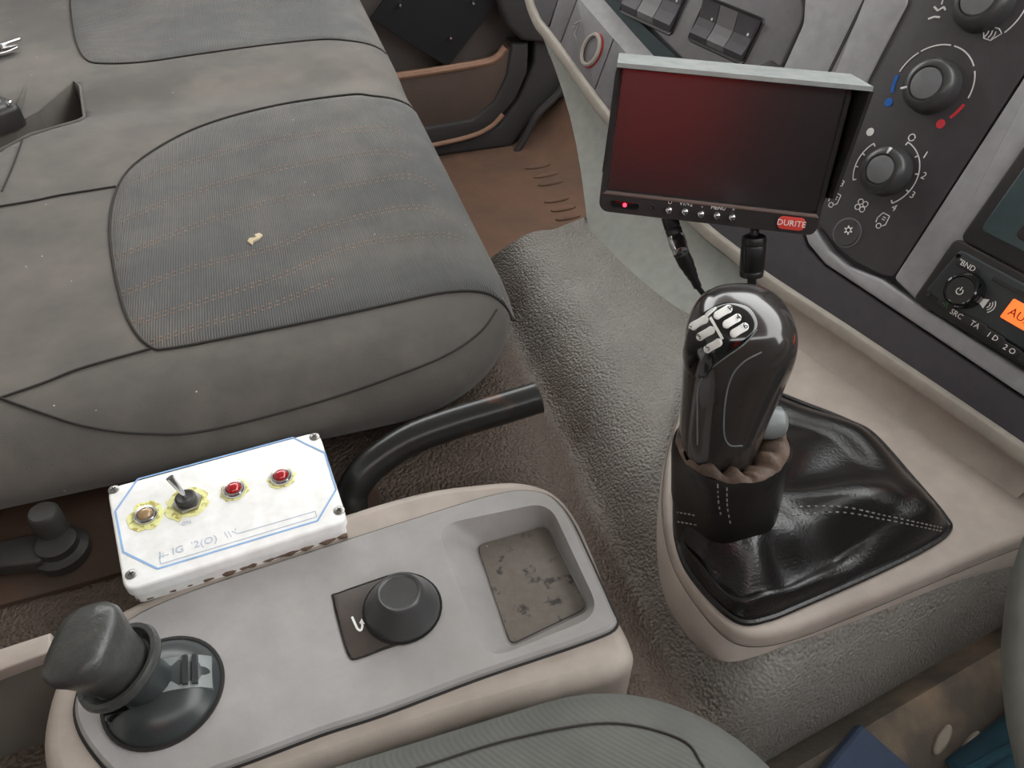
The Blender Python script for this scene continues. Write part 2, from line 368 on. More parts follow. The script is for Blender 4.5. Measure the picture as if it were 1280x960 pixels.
# ------------------------------------------------------------------ passenger bench seat
BX0, BX1, BY0, BY1, BR = -.88, .192, .497, 1.80, .15
bcx, bcy, ba, bb = (BX0+BX1)/2, (BY0+BY1)/2, (BX1-BX0)/2, (BY1-BY0)/2
ZS, RO, HZ = -.458, .085, .045
def sdf(x, y):
    qx, qy = abs(x-bcx)-(ba-BR), abs(y-bcy)-(bb-BR)
    return -(math.hypot(max(qx, 0), max(qy, 0))+min(max(qx, qy), 0)-BR)
def zc(x, y):
    d = max(0, min(RO, sdf(x, y))); q = 1-d/RO
    z = ZS-HZ*(1-math.sqrt(max(0, 1-q*q)))
    z -= .010*math.exp(-((y-1.16)/.05)**2) + .006*math.exp(-((x+.05)/.12)**2)*math.exp(-((y-.85)/.16)**2)
    return z
def brect(d, n=14):
    a, b, r = ba-d, bb-d, max(BR-d, .004); out = []
    for sx, sy, a0 in ((1, 1, 0), (-1, 1, 90), (-1, -1, 180), (1, -1, 270)):
        c = (bcx+sx*(a-r), bcy+sy*(b-r))
        for k in range(n+1):
            t = math.radians(a0+90*k/n); out.append((c[0]+r*math.cos(t), c[1]+r*math.sin(t)))
        nx = (1, 1), (-1, 1), (-1, -1), (1, -1)
        i = [(1, 1), (-1, 1), (-1, -1), (1, -1)].index((sx, sy)); s2 = nx[(i+1) % 4]
        c2 = (bcx+s2[0]*(a-r), bcy+s2[1]*(b-r)); t = math.radians(a0+90)
        p = (c[0]+r*math.cos(t), c[1]+r*math.sin(t)); q = (c2[0]+r*math.cos(t), c2[1]+r*math.sin(t))
        for k in range(1, 30): out.append((p[0]+(q[0]-p[0])*k/30, p[1]+(q[1]-p[1])*k/30))
    return out
rings = []
for d, z in ((.06, -.545), (.040, -.542), (.018, -.532), (.004, -.518)): rings.append([V((x, y, z)) for x, y in brect(d)])
for k in range(15):
    ph = math.pi/2*k/14; d = RO*(1-math.cos(ph)); rings.append([V((x, y, zc(x, y))) for x, y in brect(d)])
for k in range(1, 24):
    d = RO+(ba-RO-.006)*k/23; rings.append([V((x, y, zc(x, y))) for x, y in brect(d)])
top = skin(rings, True, True, True)
T = bvh(top)
bench = thing('bench_seat', (bcx, bcy, -.548), 'wide dark grey fabric passenger bench seat with ribbed panels and tan stitching', 'seat')
cush = mk('cushion', top, 'fabric', bench, ang=60)
# pocket for the belt buckle, cut into the cushion
pq = ccw([tuple(at(x, y, ZS)[:2]) for x, y in ((-60, 175), (10, 150), (45, 133), (92, 103), (100, 108), (103, 140), (96, 146), (38, 168), (-50, 215))])
cv = skin([[V((x, y, -.52)) for x, y in inset(pq, .004)], [V((x, y, -.40)) for x, y in pq]], True, True, True)
cut = mk('cutter', cv, 'piping', bench, False)
bo = cush.modifiers.new('cut', 'BOOLEAN'); bo.object = cut; bo.operation = 'DIFFERENCE'; bo.solver = 'EXACT'
dg = bpy.context.evaluated_depsgraph_get(); nm = bpy.data.meshes.new_from_object(cush.evaluated_get(dg)); cush.modifiers.clear(); cush.data = nm; bpy.data.objects.remove(cut)
pr_ = [V((x, y, zc(x, y)+.001)) for x, y in pq]
mk('pocket_edge', tube(pr_, .0022, 6, True), 'fabric', bench)
def panel(px=None, pl=None, lift=.0035, nr=16):               # raised sewn panel that follows the cushion
    o = [tuple(p) for p in pl]; cx = sum(p[0] for p in o)/len(o); cy = sum(p[1] for p in o)/len(o); rings = []
    for k in range(nr+1):
        s = 1-k/nr*.985; e = min(1, k/1.5)
        rings.append([V((cx+(x-cx)*s, cy+(y-cy)*s, zc(cx+(x-cx)*s, cy+(y-cy)*s)+lift*(math.sin(e*math.pi/2)-.25))) for x, y in o])
    return skin(rings, True, False, True)
def casts(pts): return [cast(T, x, y)[0] for x, y in pts]
lo = casts(((612, 369), (570, 365), (500, 378), (400, 400), (300, 420), (215, 436), (188, 434), (163, 405), (148, 360), (138, 300), (141, 255), (157, 218), (190, 190), (240, 163), (300, 143), (370, 128), (440, 119), (470, 121)))
lo = [p for p in lo if p]
lo = [V((BX1-.004, lo[0].y-.012))] + [V((p.x, p.y)) for p in lo] + [V((BX1-.004, lo[-1].y))]
o1 = cr(lo, 6)
o1 = [V((min(BX1-.0015, p.x), p.y)) for p in o1]+[V((BX1-.001, lo[-1].y+(lo[0].y-lo[-1].y)*k/12)) for k in range(1, 12)]
p1 = panel(pl=o1, nr=22); mk('ribbed_panel', p1, 'insert', bench, label='ribbed grey seat panel with torn spot')
def seam(pts, r=.0012, name='seam', m='piping', n=8):
    P, Nn = lay(T, pts, n, .0012)
    if len(P) > 2: mk(name, tube(P, r, 6), m, bench)
mk('seam', tube([V((p.x, p.y, zc(p.x, p.y)+.001)) for p in cr(lo, 6)], .0014, 6), 'piping', bench)
up_ = casts(((440, 52), (400, 50), (330, 57), (250, 68), (180, 78), (130, 80), (108, 75), (96, 55), (90, 25), (88, 4)))
up_ = [V((p.x, p.y)) for p in up_ if p]
up_ = [V((BX1-.006, up_[0].y-.0))]+up_+[V((up_[-1].x, up_[-1].y+.03)), V((up_[-1].x+.006, up_[-1].y+.06)), V((up_[-1].x+.04, up_[-1].y+.085)), V((up_[-1].x+.12, up_[-1].y+.09)), V((0, up_[-1].y+.09)), V((.1, up_[-1].y+.09)), V((BX1-.01, up_[-1].y+.08))]
o2 = cr(up_, 6)
p2 = panel(pl=[V((min(BX1-.0015, p.x), p.y)) for p in o2]); mk('ribbed_panel', p2, 'insert', bench)
mk('seam', tube([V((p.x, p.y, zc(p.x, p.y)+.001)) for p in cr(up_[:-5], 6)], .0014, 6), 'piping', bench)
seam(((-260, 296), (-120, 278), (30, 254), (75, 245), (145, 234)))
seam(((-260, 582), (-120, 538), (40, 485), (100, 462), (188, 437)))
seam(((2, 499), (50, 516), (110, 534), (180, 542), (260, 538), (400, 502), (500, 468), (560, 443), (600, 415), (620, 388)), .0011)
seam(((31, 168), (18, 205), (3, 240)), .001)
T1 = bvh(p1); st = []
for L_ in (((157, 229), (260, 196), (360, 172), (475, 161), (507, 170)), ((143, 279), (230, 245), (330, 215), (467, 191), (518, 198)), ((145, 322), (250, 280), (337, 252), (430, 232), (512, 221), (548, 238)), ((152, 368), (240, 335), (340, 310), (400, 285), (512, 259), (570, 274)), ((165, 405), (260, 375), (350, 345), (440, 308), (542, 294), (586, 301)), ((188, 428), (250, 408), (330, 385), (420, 350))):
    for dy in (-2.5, 2.5):
        P, Nn = lay(T1, [(x, y+dy) for x, y in L_], 14, .0002)
        if len(P) > 3: st.append(dashes(P, Nn, .0035, .0028, .0011, .0004))
T2 = bvh(p2)
for L_ in (((93, 30), (160, 10), (200, 0)), ((98, 52), (180, 32), (300, 12), (380, 4)), ((106, 72), (180, 55), (260, 45))):
    P, Nn = lay(T2, L_, 14, .0002)
    if len(P) > 3: st.append(dashes(P, Nn, .004, .0035, .0011, .0004))
mk('stitching', merge(st), 'stitch', bench, False, kind='stuff')
h, nn = cast(T1, 317, 303)
tf = [(0, 0), (.006, .002), (.012, .008), (.010, .013), (.004, .012), (.005, .006), (-.002, .008), (-.006, .003), (-.003, -.006)]
mk('torn_foam', slab(tf, Fr(h, (1, .2, 0), (-.2, 1, 0), nn), -.001, .0022, .001), 'foam', bench)
# buckles beside the pocket
def buckle(o, e1, label):
    b = thing('seat_belt_buckle', o, label, 'buckle', None); f = Fr(o, e1, V((0, 0, 1)).cross(V(e1)), (0, 0, 1)); return b, f
b1, f = buckle(at(-4, 158, -.470), (.80, .58, .0), 'black and chrome seat belt buckle lying in the slot of the bench cushion')
mk('buckle_body', slab(rrect(.085, .062, .014, 5, -.012, 0), f, .0, .030, .008), 'black', b1)
mk('cover', slab(rrect(.075, .046, .008, 4, -.020, .012), f, .024, .038, .005), 'greymetal', b1)
mk('rivet', lathe([(.0045, 0), (.0045, .006), (.003, .008)], f.at(.020, -.022, .027), 12), 'chrome', b1)
b2, f = buckle(at(-2, 66, -.452), (1, .45, 0), 'flat chrome belt tongue lying on the bench behind the buckle slot')
mk('tongue', slab(rpoly([(-.05, -.018), (.012, -.014), (.03, -.004), (.03, .004), (.012, .014), (-.05, .018)], .005), f, .0, .004, .001), 'chrome', b2)
mk('tongue_prong', slab(rrect(.035, .007, .003, 3, .03, .012), f.rot(.3), .002, .007, .002), 'chrome', b2)
mk('tongue_grip', slab(rrect(.03, .05, .006, 4, -.055, 0), f, -.002, .012, .004), 'black', b2)
# under the bench: plate and pivot bracket
mk('mounting_plate', slab([tuple(at(x, y, ZM+.004)[:2]) for x, y in ((-80, 775), (0, 757), (72, 738), (190, 705), (190, 610), (-80, 610))], flat((0, 0, 0)), ZM-.006, ZM+.005, .001), 'rust', label='rusty brown mounting plate on the floor beside the bench', cat='plate')
br = thing('pivot_bracket', at(78, 672, ZM+.006), 'dark metal pivot bracket with a round bolt under the edge of the bench', 'bracket')
f = flat(at(80, 692, ZM+.006))
mk('boss', lathe([(.022, 0), (.022, .008), (.016, .011), (.016, .018), (.012, .020)], f, 24), 'darkmetal', br)
mk('pivot_pin', lathe([(.012, .01), (.012, .040), (.010, .043)], f.at(-.002, .012), 20), 'darkmetal', br)
mk('bracket_arm', slab(rpoly([(-.16, -.012), (-.06, -.008), (-.01, -.016), (-.005, .016), (-.05, .016), (-.07, .008), (-.16, .004)], .006), f, .004, .016, .003), 'darkmetal', br)
mk('clamp', slab(rrect(.05, .03, .004, 4, -.075, -.004), f, .012, .032, .004), 'darkmetal', br)
# bent tube
tb = thing('bent_tube_lever', at(445, 628, ZM+.005), 'bent black painted steel tube with worn rust streak rising beside the bench', 'lever')
pts = [at(440, 640, -.548), at(440, 615, -.535), at(458, 588, -.52), at(485, 566, -.51), at(520, 546, -.502), at(570, 528, -.497), at(620, 513, -.493), at(672, 497, -.489)]
mk('tube', tube(cr(pts, 8), .0145, 18, caps=False), 'bar', tb)
e = pts[-1]; dd = (pts[-1]-pts[-2]).normalized(); f = Fr(e, dd.orthogonal(), dd.cross(dd.orthogonal()), dd)
mk('tube_end', lathe([(.0145, -.001), (.0145, .001), (.0122, .0015), (.012, -.012), (.002, -.013)], f, 20), 'black', tb)
mk('foot_plate', slab(rrect(.05, .042, .016), flat(at(442, 636, ZM)), -.002, .006, .002), 'rust', tb)

# ------------------------------------------------------------------ centre console
ZT = -.50
def pl(pts, z=ZT): return [tuple(at(x, y, z)[:2]) for x, y in pts]
cons = thing('centre_console', at(420, 800, ZM), 'beige and grey plastic console with a tray, between the two seats', 'console')
G = flat((0, 0, 0))
body = pl(((50, 940), (56, 885), (72, 840), (98, 798), (150, 760), (240, 719), (400, 650), (520, 613), (600, 601), (650, 599), (690, 611), (718, 640), (742, 690), (768, 758), (787, 797), (793, 822), (775, 842), (730, 857), (690, 868), (560, 906), (430, 950), (330, 985), (240, 1010), (140, 1020), (70, 990)))
body = [tuple(p) for p in cr([V(p) for p in body], 4, True)]
sv, sf = slab(body, G, ZM-.02, ZT+.001, .0105, 6, False)
sf = sf[:-1]; bi = [tuple(v[:2]) for v in sv[-len(body):]]
mk('shell', merge([(sv, sf), holed(bi, [inset(ccw(rpoly(pl(((545, 657), (686, 627), (752, 768), (608, 826)), ZT+.006), .018, 6)), -.002)], G, ZT+.001)]), 'beige', cons, ang=60)
pan = pl(((95, 900), (97, 868), (115, 825), (160, 777), (240, 740), (400, 687), (531, 645), (600, 624), (640, 615), (668, 615), (690, 623), (712, 648), (735, 695), (764, 760), (770, 782), (737, 800), (602, 846), (480, 892), (400, 918), (285, 961), (200, 985), (150, 975), (112, 935)), ZT+.002)
pan = ccw([tuple(p) for p in cr([V(p) for p in pan], 4, True)])
tray = ccw(rpoly(pl(((545, 657), (686, 627), (752, 768), (608, 826)), ZT+.006), .018, 6))
gap = inset(pan, -.0016)
mk('shadow_gap', skin([[V((x, y, ZT-.001)) for x, y in gap], [V((x, y, ZT+.0014)) for x, y in gap], [V((x, y, ZT+.0014)) for x, y in inset(pan, .0015)]], True), 'black', cons)
q = inset(pan, .006); zt = ZT+.006
rings = [[V((x, y, ZT-.0)) for x, y in pan], [V((x, y, ZT+.004)) for x, y in inset(pan, .0008)], [V((x, y, zt)) for x, y in inset(pan, .003)], [V((x, y, zt)) for x, y in q]]
mk('top_panel', merge([skin(rings), holed(q, [tray], G, zt)]), 'grey', cons, ang=30)
tfl = ccw(rpoly(pl(((592, 681), (684, 655), (739, 762), (636, 812)), zt-.02), .009, 6))
if (V(tfl[0])-V(tray[0])).length > .05: print('tray order')
mk('tray_wall', skin([[V((x, y, zt)) for x, y in tray], [V((a[0]*.12+b[0]*.88, a[1]*.12+b[1]*.88, zt-.016)) for a, b in zip(tray, tfl)], [V((x, y, zt-.020)) for x, y in tfl]], True, False, True), 'grey', cons, ang=40)
mk('tray_mat', slab(inset(tfl, .002), G, zt-.0198, zt-.0180, .0008), 'greydirt', cons)
# mirror switch
jp = pl(((417, 749), (422, 743), (470, 726), (492, 719), (506, 717), (522, 720), (535, 728), (546, 750), (544, 770), (534, 785), (517, 798), (480, 811), (447, 823), (438, 821), (430, 800)), zt)
jp = [tuple(p) for p in cr([V(p) for p in jp], 3, True)]
ms = mk('mirror_switch', slab(jp, G, zt-.004, zt+.0012, .0008), 'dusty', cons, label='black mirror adjuster plate with round rubber knob')
mk('plate_groove', tube([V((x, y, zt+.0004)) for x, y in jp], .0011, 6, True), 'blackgloss', ms)
c = at(503, 760, zt+.001); f = flat(c)
mk('switch_knob', lathe([(.0265, 0), (.0265, .002), (.0245, .006), (.021, .011), (.0172, .018), (.0158, .021), (.0145, .022), (.0132, .0215), (.0125, .0208), (.004, .0205)], f, 40), 'knob', ms)
mk('knob_groove', lathe([(.0282, 0), (.0282, .0006), (.0262, .0008)], f, 40, False, False), 'blackgloss', ms)
a = [at(440, 771, zt+.0014), at(444, 780, zt+.0014), at(447, 786, zt+.0014), at(451, 788, zt+.0014), at(453, 783, zt+.0014), at(452, 778, zt+.0014)]
mk('arrow_symbol', merge([strip(cr(a, 4), .0016, V((0, 0, 1)), .0003), quad(at(449, 779, zt+.0018), at(456, 780, zt+.0018), at(452, 773, zt+.0018))]), 'white', ms, False)
# ------------------------------------------------------------------ parking brake lever
pb = thing('parking_brake_lever', at(205, 864, zt), 'dark grey parking brake lever with wide flange on a round dome in the console', 'lever')
c = at(206, 866, zt-.002); f = flat(c)
mk('dome', lathe([(.0365, 0), (.0365, .003), (.0345, .005), (.031, .010), (.025, .0155), (.017, .019), (.008, .0205), (.001, .021)], f, 48), 'brakedome', pb, ang=60)
mk('dome_ring', lathe([(.0385, .0), (.0385, .0035), (.0365, .0035)], f, 48, False, False), 'black', pb)
def dz(u): return .021*math.sqrt(max(0, 1-(u/.037)**2))
sl = []
for k in range(13):
    u = -.034+.066*k/12; sl.append([f.p(u, -.011, dz(math.hypot(u, .011))+.0008), f.p(u, .012, dz(math.hypot(u, .012))+.0008), f.p(u, .012, dz(math.hypot(u, .012))-.004), f.p(u, -.011, dz(math.hypot(u, .011))-.004)])
mk('gate_cover', skin(sl, True, True, True), 'greymetal', pb)
for u in (.018, .0235):
    mk('gate_rib', boxvf(*[k for k in (c.x+u-.0015, c.x+u+.0015, c.y-.009, c.y+.011, c.z+dz(u+.003)-.002, c.z+dz(u)+.0025)]), 'brakedome', pb)
mk('gate_slot', boxvf(c.x-.03, c.x-.012, c.y-.0145, c.y-.011, c.z+.008, c.z+.0172), 'blackgloss', pb)
B0 = c+V((-.004, 0, .012)); B1 = dep(88, 797, .452)
ax = (B1-B0); LL = ax.length; ax.normalize(); s1 = (CR-ax*CR.dot(ax)).normalized(); f = Fr(B0, s1, ax.cross(s1), ax)
tc_ = LL*.40
mk('stem', lathe([(.016, 0), (.016, tc_*.5), (.020, tc_*.85), (.021, tc_)], f, 28), 'brakedome', pb)
mk('flange', lathe([(.020, tc_-.006), (.027, tc_-.002), (.0285, tc_+.002), (.0275, tc_+.005), (.0245, tc_+.005), (.022, tc_+.001), (.016, tc_-.002)], f, 40), 'brake', pb)
rings = []
for t, rx, ry, ox in ((0, .0185, .019, 0), (.12, .0190, .0195, 0), (.32, .0195, .0205, 0), (.55, .0205, .023, .001), (.74, .0215, .0255, .001), (.88, .0205, .0245, .001), (.96, .0165, .020, 0), (1.0, .008, .010, 0)):
    w_ = tc_+(LL-tc_)*t; rr = []
    for k in range(36):
        a = 2*math.pi*k/36; ca, sa = math.cos(a), math.sin(a); e = 2/(2+1.3*t); rr.append(f.p(ox+rx*math.copysign(abs(ca)**e, ca), ry*math.copysign(abs(sa)**e, sa), w_))
    rings.append(rr)
mk('knob', skin(rings, True, True, True), 'brake', pb, ang=70)

# ------------------------------------------------------------------ white control box on the console edge
ZB = -.478
cb = thing('control_box', at(290, 660, ZB-.021), 'small white control box with red lamps and a toggle switch on the console edge', 'control box')
bo_ = ccw(pl(((133, 610), (398, 538), (435, 651), (155, 740)), ZB)); ro = rpoly(bo_, .010, 5)
mk('base', slab(inset(ro, .002), G, ZB-.021, ZB-.008, .001), 'box', cb)
lid = mk('lid', slab(ro, G, ZB-.0095, ZB, .0022), 'box', cb)
def bxp(x, y, w_=0): return at(x, y, ZB+.0002+w_)
mk('printed_border', merge([strip([bxp(*a), bxp(*b)], .0014, V((0, 0, 1)), .0002) for a, b in zip(*(lambda o: (o, o[1:]+o[:1]))([(172, 599), (366, 547), (406, 566), (420, 612), (397, 651), (197, 711), (154, 690), (144, 639)]))]), 'blueline', lid, False)
mk('printed_bar', merge([strip([bxp(*a), bxp(*b)], .0006, V((0, 0, 1)), .0002) for a, b in (((199, 696), (211, 693)), ((199, 696), (201, 705)), ((201, 705), (396, 646)), ((396, 646), (394, 639)), ((394, 639), (297, 667)), ((297, 667), (290, 664)))]), 'greyline', lid, False)
d1 = (bxp(290, 672)-bxp(215, 695)); f = Fr(bxp(248, 680), d1, V((0, 0, 1)).cross(d1), (0, 0, 1))
text('faded_lettering', "I:  IG  '2(O)  \\\\ '", f, .0088, 'greyline', lid)
f2 = Fr(bxp(233, 654), d1, V((0, 0, 1)).cross(d1), (0, 0, 1)); text('faded_lettering', "ON", f2, .0045, 'greyline', lid)
for x, y in ((142, 612), (393, 546), (424, 638), (164, 718)):
    f = flat(bxp(x, y)); s = mk('screw', lathe([(.0042, -.001), (.0042, .0004), (.003, .0012), (.001, .0014)], f, 16), 'steel', cb)
    mk('cross_slot', merge([slab(rrect(.0042, .0009, .0003, 1), f.rot(.5+k*math.pi/2), .001, .0017, .0001, 1) for k in (0, 1)]), 'black', s, False)
for x, y, m_, g in ((183, 645, 'amberlens', 1.35), (293, 613, 'redlens', 1.06), (352, 597, 'redlens', 1.06)):
    f = flat(bxp(x, y)); rr = random.Random(x)
    so = [((.0088*g*(1+rr.random()*.28))*math.cos(k*.3142), (.0088*g*(1+rr.random()*.28))*math.sin(k*.3142)) for k in range(20)]
    mk('stain', slab([tuple(p) for p in cr([V(p) for p in so], 2, True)], f, 0, .0003, .0001, 1), 'stain', lid, False)
    lp_ = mk('indicator_lamp', lathe([(.0088, 0), (.0088, .0022), (.0078, .0034), (.0062, .0036), (.0058, .0022)], f, 28), 'chrome', cb)
    mk('lens', lathe([(.0060, .0018), (.0054, .0042), (.0035, .0058), (.0008, .0064)], f, 24), m_, lp_)
f = flat(bxp(235, 629)); rr = random.Random(3)
so = [((.0125+rr.random()*.007)*math.cos(k*.2513), (.0125+rr.random()*.006)*math.sin(k*.2513)) for k in range(25)]
mk('stain', slab([tuple(p) for p in cr([V(p) for p in so], 2, True)], f, 0, .0003, .0001, 1), 'stain', lid, False)
tg = mk('toggle_switch', slab([(.0112*math.cos(k*math.pi/3+.2), .0112*math.sin(k*math.pi/3+.2)) for k in range(6)], f, 0, .0036, .0006), 'steel', cb, ang=20)
mk('bushing', lathe([(.0078, .003), (.0078, .0075), (.0062, .0085), (.0035, .0078)], f, 20), 'darkmetal', tg)
tip = f.o+V((-.006, .006, .026)); mk('toggle_lever', tube([f.p(0, 0, .006), f.p(-.001, .001, .012), tip], [.0016, .002, .0030], 10), 'chrome', tg)
ed = []
for k in range(41):
    t = k/40; p = at(172+(434-172)*t, 750-(750-668)*t, ZT+.003); ed.append(p+V((0, .001*math.sin(k*1.7), 0)))
mk('mud_seam', tube(ed, [.0012+.0016*random.random() for k in range(41)], 7), 'mud', cb)

# ------------------------------------------------------------------ rear trim beside the brake lever
rt = thing('rear_floor_trim', at(20, 850, ZM), 'grey floor trim with a beige top edge behind the console', 'trim')
p0, p1_, p2_, p3 = at(-60, 832, ZT), at(64, 792, ZT), at(66, 816, ZT), at(-60, 862, ZT)
p0 = p1_+(p0-p1_)*4; p3 = p2_+(p3-p2_)*4
mk('top_strip', slab([tuple(p[:2]) for p in (p0, p1_, p2_, p3)], G, ZT-.012, ZT+.002, .002), 'beige', rt)
e0, e1_ = p3+V((-.06, 0, -.004)), p2_+V((.02, .006, -.004)); dv = V((0, -.06, -.075))
mk('side_panel', skin([[e0, e1_], [e0+dv*.45, e1_+dv*.45], [e0+dv*.5, e1_+dv*.5], [e0+V((0, -.09, -.16)), e1_+V((0, -.09, -.16))]], False), 'side', rt)

# ------------------------------------------------------------------ gear console (beige) and lever
gc = thing('gear_console', at(1050, 680, ZM), 'beige plastic gear lever housing joined to the foot of the dashboard', 'console')
go = pl(((832, 600), (834, 650), (848, 700), (880, 750), (915, 786), (950, 795), (1000, 785), (1090, 750), (1180, 712), (1280, 672), (1400, 630), (1340, 606), (1240, 540), (1100, 452), (1000, 388), (940, 372), (880, 440), (842, 540)))
go = [tuple(p) for p in cr([V(p) for p in go], 4, True)]
mk('upper_shell', slab(go, G, ZT-.013, ZT, .006, 5), 'beige', gc, ang=60)
gb = inset(ccw(go), -.002)
mk('lower_skirt', skin([[V((x, y, ZM-.03)) for x, y in gb], [V((x, y, ZT-.0155)) for x, y in gb], [V((x, y, ZT-.0135)) for x, y in inset(gb, .001)], [V((x, y, ZT-.0135)) for x, y in inset(gb, .006)]], True), 'beige', gc)
mk('groove', skin([[V((x, y, ZT-.0148)) for x, y in inset(ccw(go), -.0012)], [V((x, y, ZT-.0125)) for x, y in inset(ccw(go), -.0012)]], True), 'piping', gc)
gl = thing('gear_lever', at(960, 650, ZT), 'black truck gear lever with a shift pattern knob and a draped leather boot', 'gear lever')
K0, K1 = dep(897, 566, .548), dep(922, 374, .462)
ax = (K1-K0); KL = ax.length; ax.normalize(); s1 = (CR-ax*CR.dot(ax)).normalized(); KF = Fr(K0, s1, ax.cross(s1), ax)
# boot
bo_px = ((846, 640), (847, 675), (860, 712), (893, 753), (926, 777), (960, 773), (1000, 757), (1080, 722), (1150, 688), (1184, 664), (1178, 645), (1140, 600), (1092, 546), (1060, 528), (1010, 508), (962, 492), (930, 505), (885, 550), (855, 600))
B = cr([at(x, y, ZT+.001) for x, y in bo_px], 8, True); NB = len(B)
Cb = K0+ax*-.050+s1*.010; Ct = K0+ax*.010+s1*.009
def ringpt(cn, r, ang, squash=1): return cn+s1*(r*math.cos(ang))+ax.cross(s1)*(r*squash*math.sin(ang))
cyy = ax.cross(s1)
angs = []
for p in B:
    d = p-Cb; angs.append(math.atan2(d.dot(cyy), d.dot(s1)))
rings = []; NS = 26
base_z = ZT+.001
for k in range(NS+1):
    s = k/NS; rr = []
    for i, p in enumerate(B):
        c_ = ringpt(Cb, .038, angs[i]); q_ = p.lerp(c_, s)
        D = (p-c_); D.z = 0; far = min(1, D.length/.13)
        z = p.z+(c_.z-p.z)*(s**1.25) + .012*math.sin(math.pi*min(1, s*3.2))*(1-.3*far) + .020*far*math.sin(math.pi*s)*.6
        a = angs[i]; fold = (math.sin(a*5+2.2*s+.6)*.55+math.sin(a*9-1.5*s+2)*.35+math.sin(a*3+4*s)*.4)
        z += .0125*fold*math.sin(math.pi*s)**.8*(.45+.8*far)
        q_ = V((q_.x, q_.y, max(z, base_z+.0005 if s > 0 else z))); rr.append(q_)
    rings.append(rr)
boot = skin(rings, True); bt = mk('boot', boot, 'leather', gl, ang=75)
mk('boot_rim', tube([p+V((0, 0, .0005)) for p in B], .0028, 8, True), 'leather', gl)
# collar
rings = []
for t, r in ((-.030, .0375), (-.012, .0385), (0, .0390), (.2, .0400), (.5, .0400), (.8, .0405), (.94, .0400), (1.0, .0385)):
    cn = Cb.lerp(Ct, t) if t >= 0 else Cb+ax*t
    rings.append([ringpt(cn, r+.0008*math.sin(6*2*math.pi*k/72+t*3), 2*math.pi*k/72) for k in range(72)])
collar = skin(rings, True); mk('collar', collar, 'leather', gl, ang=75)
rings = []; rc_ = random.Random(5); ph = [rc_.random()*6.28 for _ in range(6)]
for t, r, am, kk in ((1.0, .0385, .0004, 0), (1.06, .0362, .0012, .1), (1.07, .0325, .0022, .4), (1.04, .0295, .0024, .75), (.98, .0275, .0016, .95), (.88, .0255, .0006, 1)):
    cn = Cb.lerp(Ct, t); cn = cn.lerp(K0+ax*((Cb.lerp(Ct, t)-K0).dot(ax)), kk); rr = []
    for k in range(144):
        a = 2*math.pi*k/144; wv = math.sin(11*a+2.2*math.sin(3*a+ph[0])+ph[1]+t*9)*.6+math.sin(17*a+1.7*math.sin(4*a+ph[2])+ph[3])*.5+.5*math.sin(5*a+ph[4])
        rr.append(ringpt(cn+ax*(am*1.6*wv), r+am*.7*math.sin(13*a+ph[5]+wv), a))
    rings.append(rr)
mk('gathered_cuff', skin(rings, True), 'leatherworn', gl, ang=75)
tb_ = bvh(merge([boot, collar])); sts = []
for L_ in (((897, 592), (898, 625), (902, 648)), ((909, 594), (909, 630), (913, 655)), ((990, 634), (1050, 633), (1110, 645), (1180, 660)), ((990, 644), (1050, 640), (1110, 650), (1178, 664)), ((847, 640), (860, 642), (874, 645)), ((848, 652), (862, 654), (876, 657))):
    P, Nn = lay(tb_, L_, 16, .0003)
    if len(P) > 3: sts.append(dashes(P, Nn, .0028, .0014, .0009, .0005))
mk('stitching', merge(sts), 'thread', gl, False, kind='stuff')
# knob
prof = ((-.06, .0225, .024, -.001), (0, .0250, .0265, -.001), (.04, .0256, .027, -.001), (.22, .0276, .0285, .0), (.42, .0298, .030, .002), (.60, .0325, .032, .0042), (.74, .0338, .034, .0050), (.84, .0325, .0335, .0048), (.92, .0280, .030, .0040), (.97, .0220, .024, .003), (1.0, .0130, .0145, .002), (1.01, .004, .004, .002))
rings = []; KS = []
for t, rx, ry, ox in prof:
    rr = []
    for k in range(56):
        a = 2*math.pi*k/56; ca, sa = math.cos(a), math.sin(a); e = .86; rr.append(KF.p(ox+rx*math.copysign(abs(ca)**e, ca), ry*math.copysign(abs(sa)**e, sa), KL*t))
    rings.append(rr)
kb0 = skin(rings, True, True, True)
# smooth it
tmp = bpy.data.meshes.new('tmp'); tmp.from_pydata([tuple(v) for v in kb0[0]], [], kb0[1]); to = bpy.data.objects.new('tmp', tmp); COL.objects.link(to); to.modifiers.new('s', 'SUBSURF').levels = 2
dg = bpy.context.evaluated_depsgraph_get(); me = bpy.data.meshes.new_from_object(to.evaluated_get(dg)); kb = ([v.co.copy() for v in me.vertices], [tuple(p.vertices) for p in me.polygons]); bpy.data.objects.remove(to)
kn_ = mk('shift_knob', kb, 'shiftknob', gl, ang=80)
TK = bvh(kb)
def conf(pxo, lift=.0005, nr=8, edge=True):                   # a patch that follows the knob's surface
    o = [V(p[:2]) for p in pxo]; c_ = sum(o, V((0, 0)))/len(o); rings = []
    for k in range(nr+1):
        s = 1-k/nr*.97; rr = []
        for p in o:
            q_ = c_+(p-c_)*s; h_, n_ = cast(TK, q_.x, q_.y)
            while h_ is None: q_ = q_.lerp(c_, .04); h_, n_ = cast(TK, q_.x, q_.y)
            rr.append(h_+n_*(lift if k > 0 else lift*.1))
        rings.append(rr)
    return skin(rings, True, False, True)
cap = cr([V(p) for p in ((853, 432), (860, 412), (875, 394), (895, 382), (915, 378), (935, 384), (945, 397), (946, 410), (936, 424), (915, 440), (893, 458), (880, 474), (864, 470), (852, 452))], 4, True)
cp = conf(cap, .0007, 14)
if cp: mk('pattern_cap', cp, 'blackgloss', kn_, ang=80)
pa = []
d1, d2 = V((.80, -.60)), V((.62, .80))
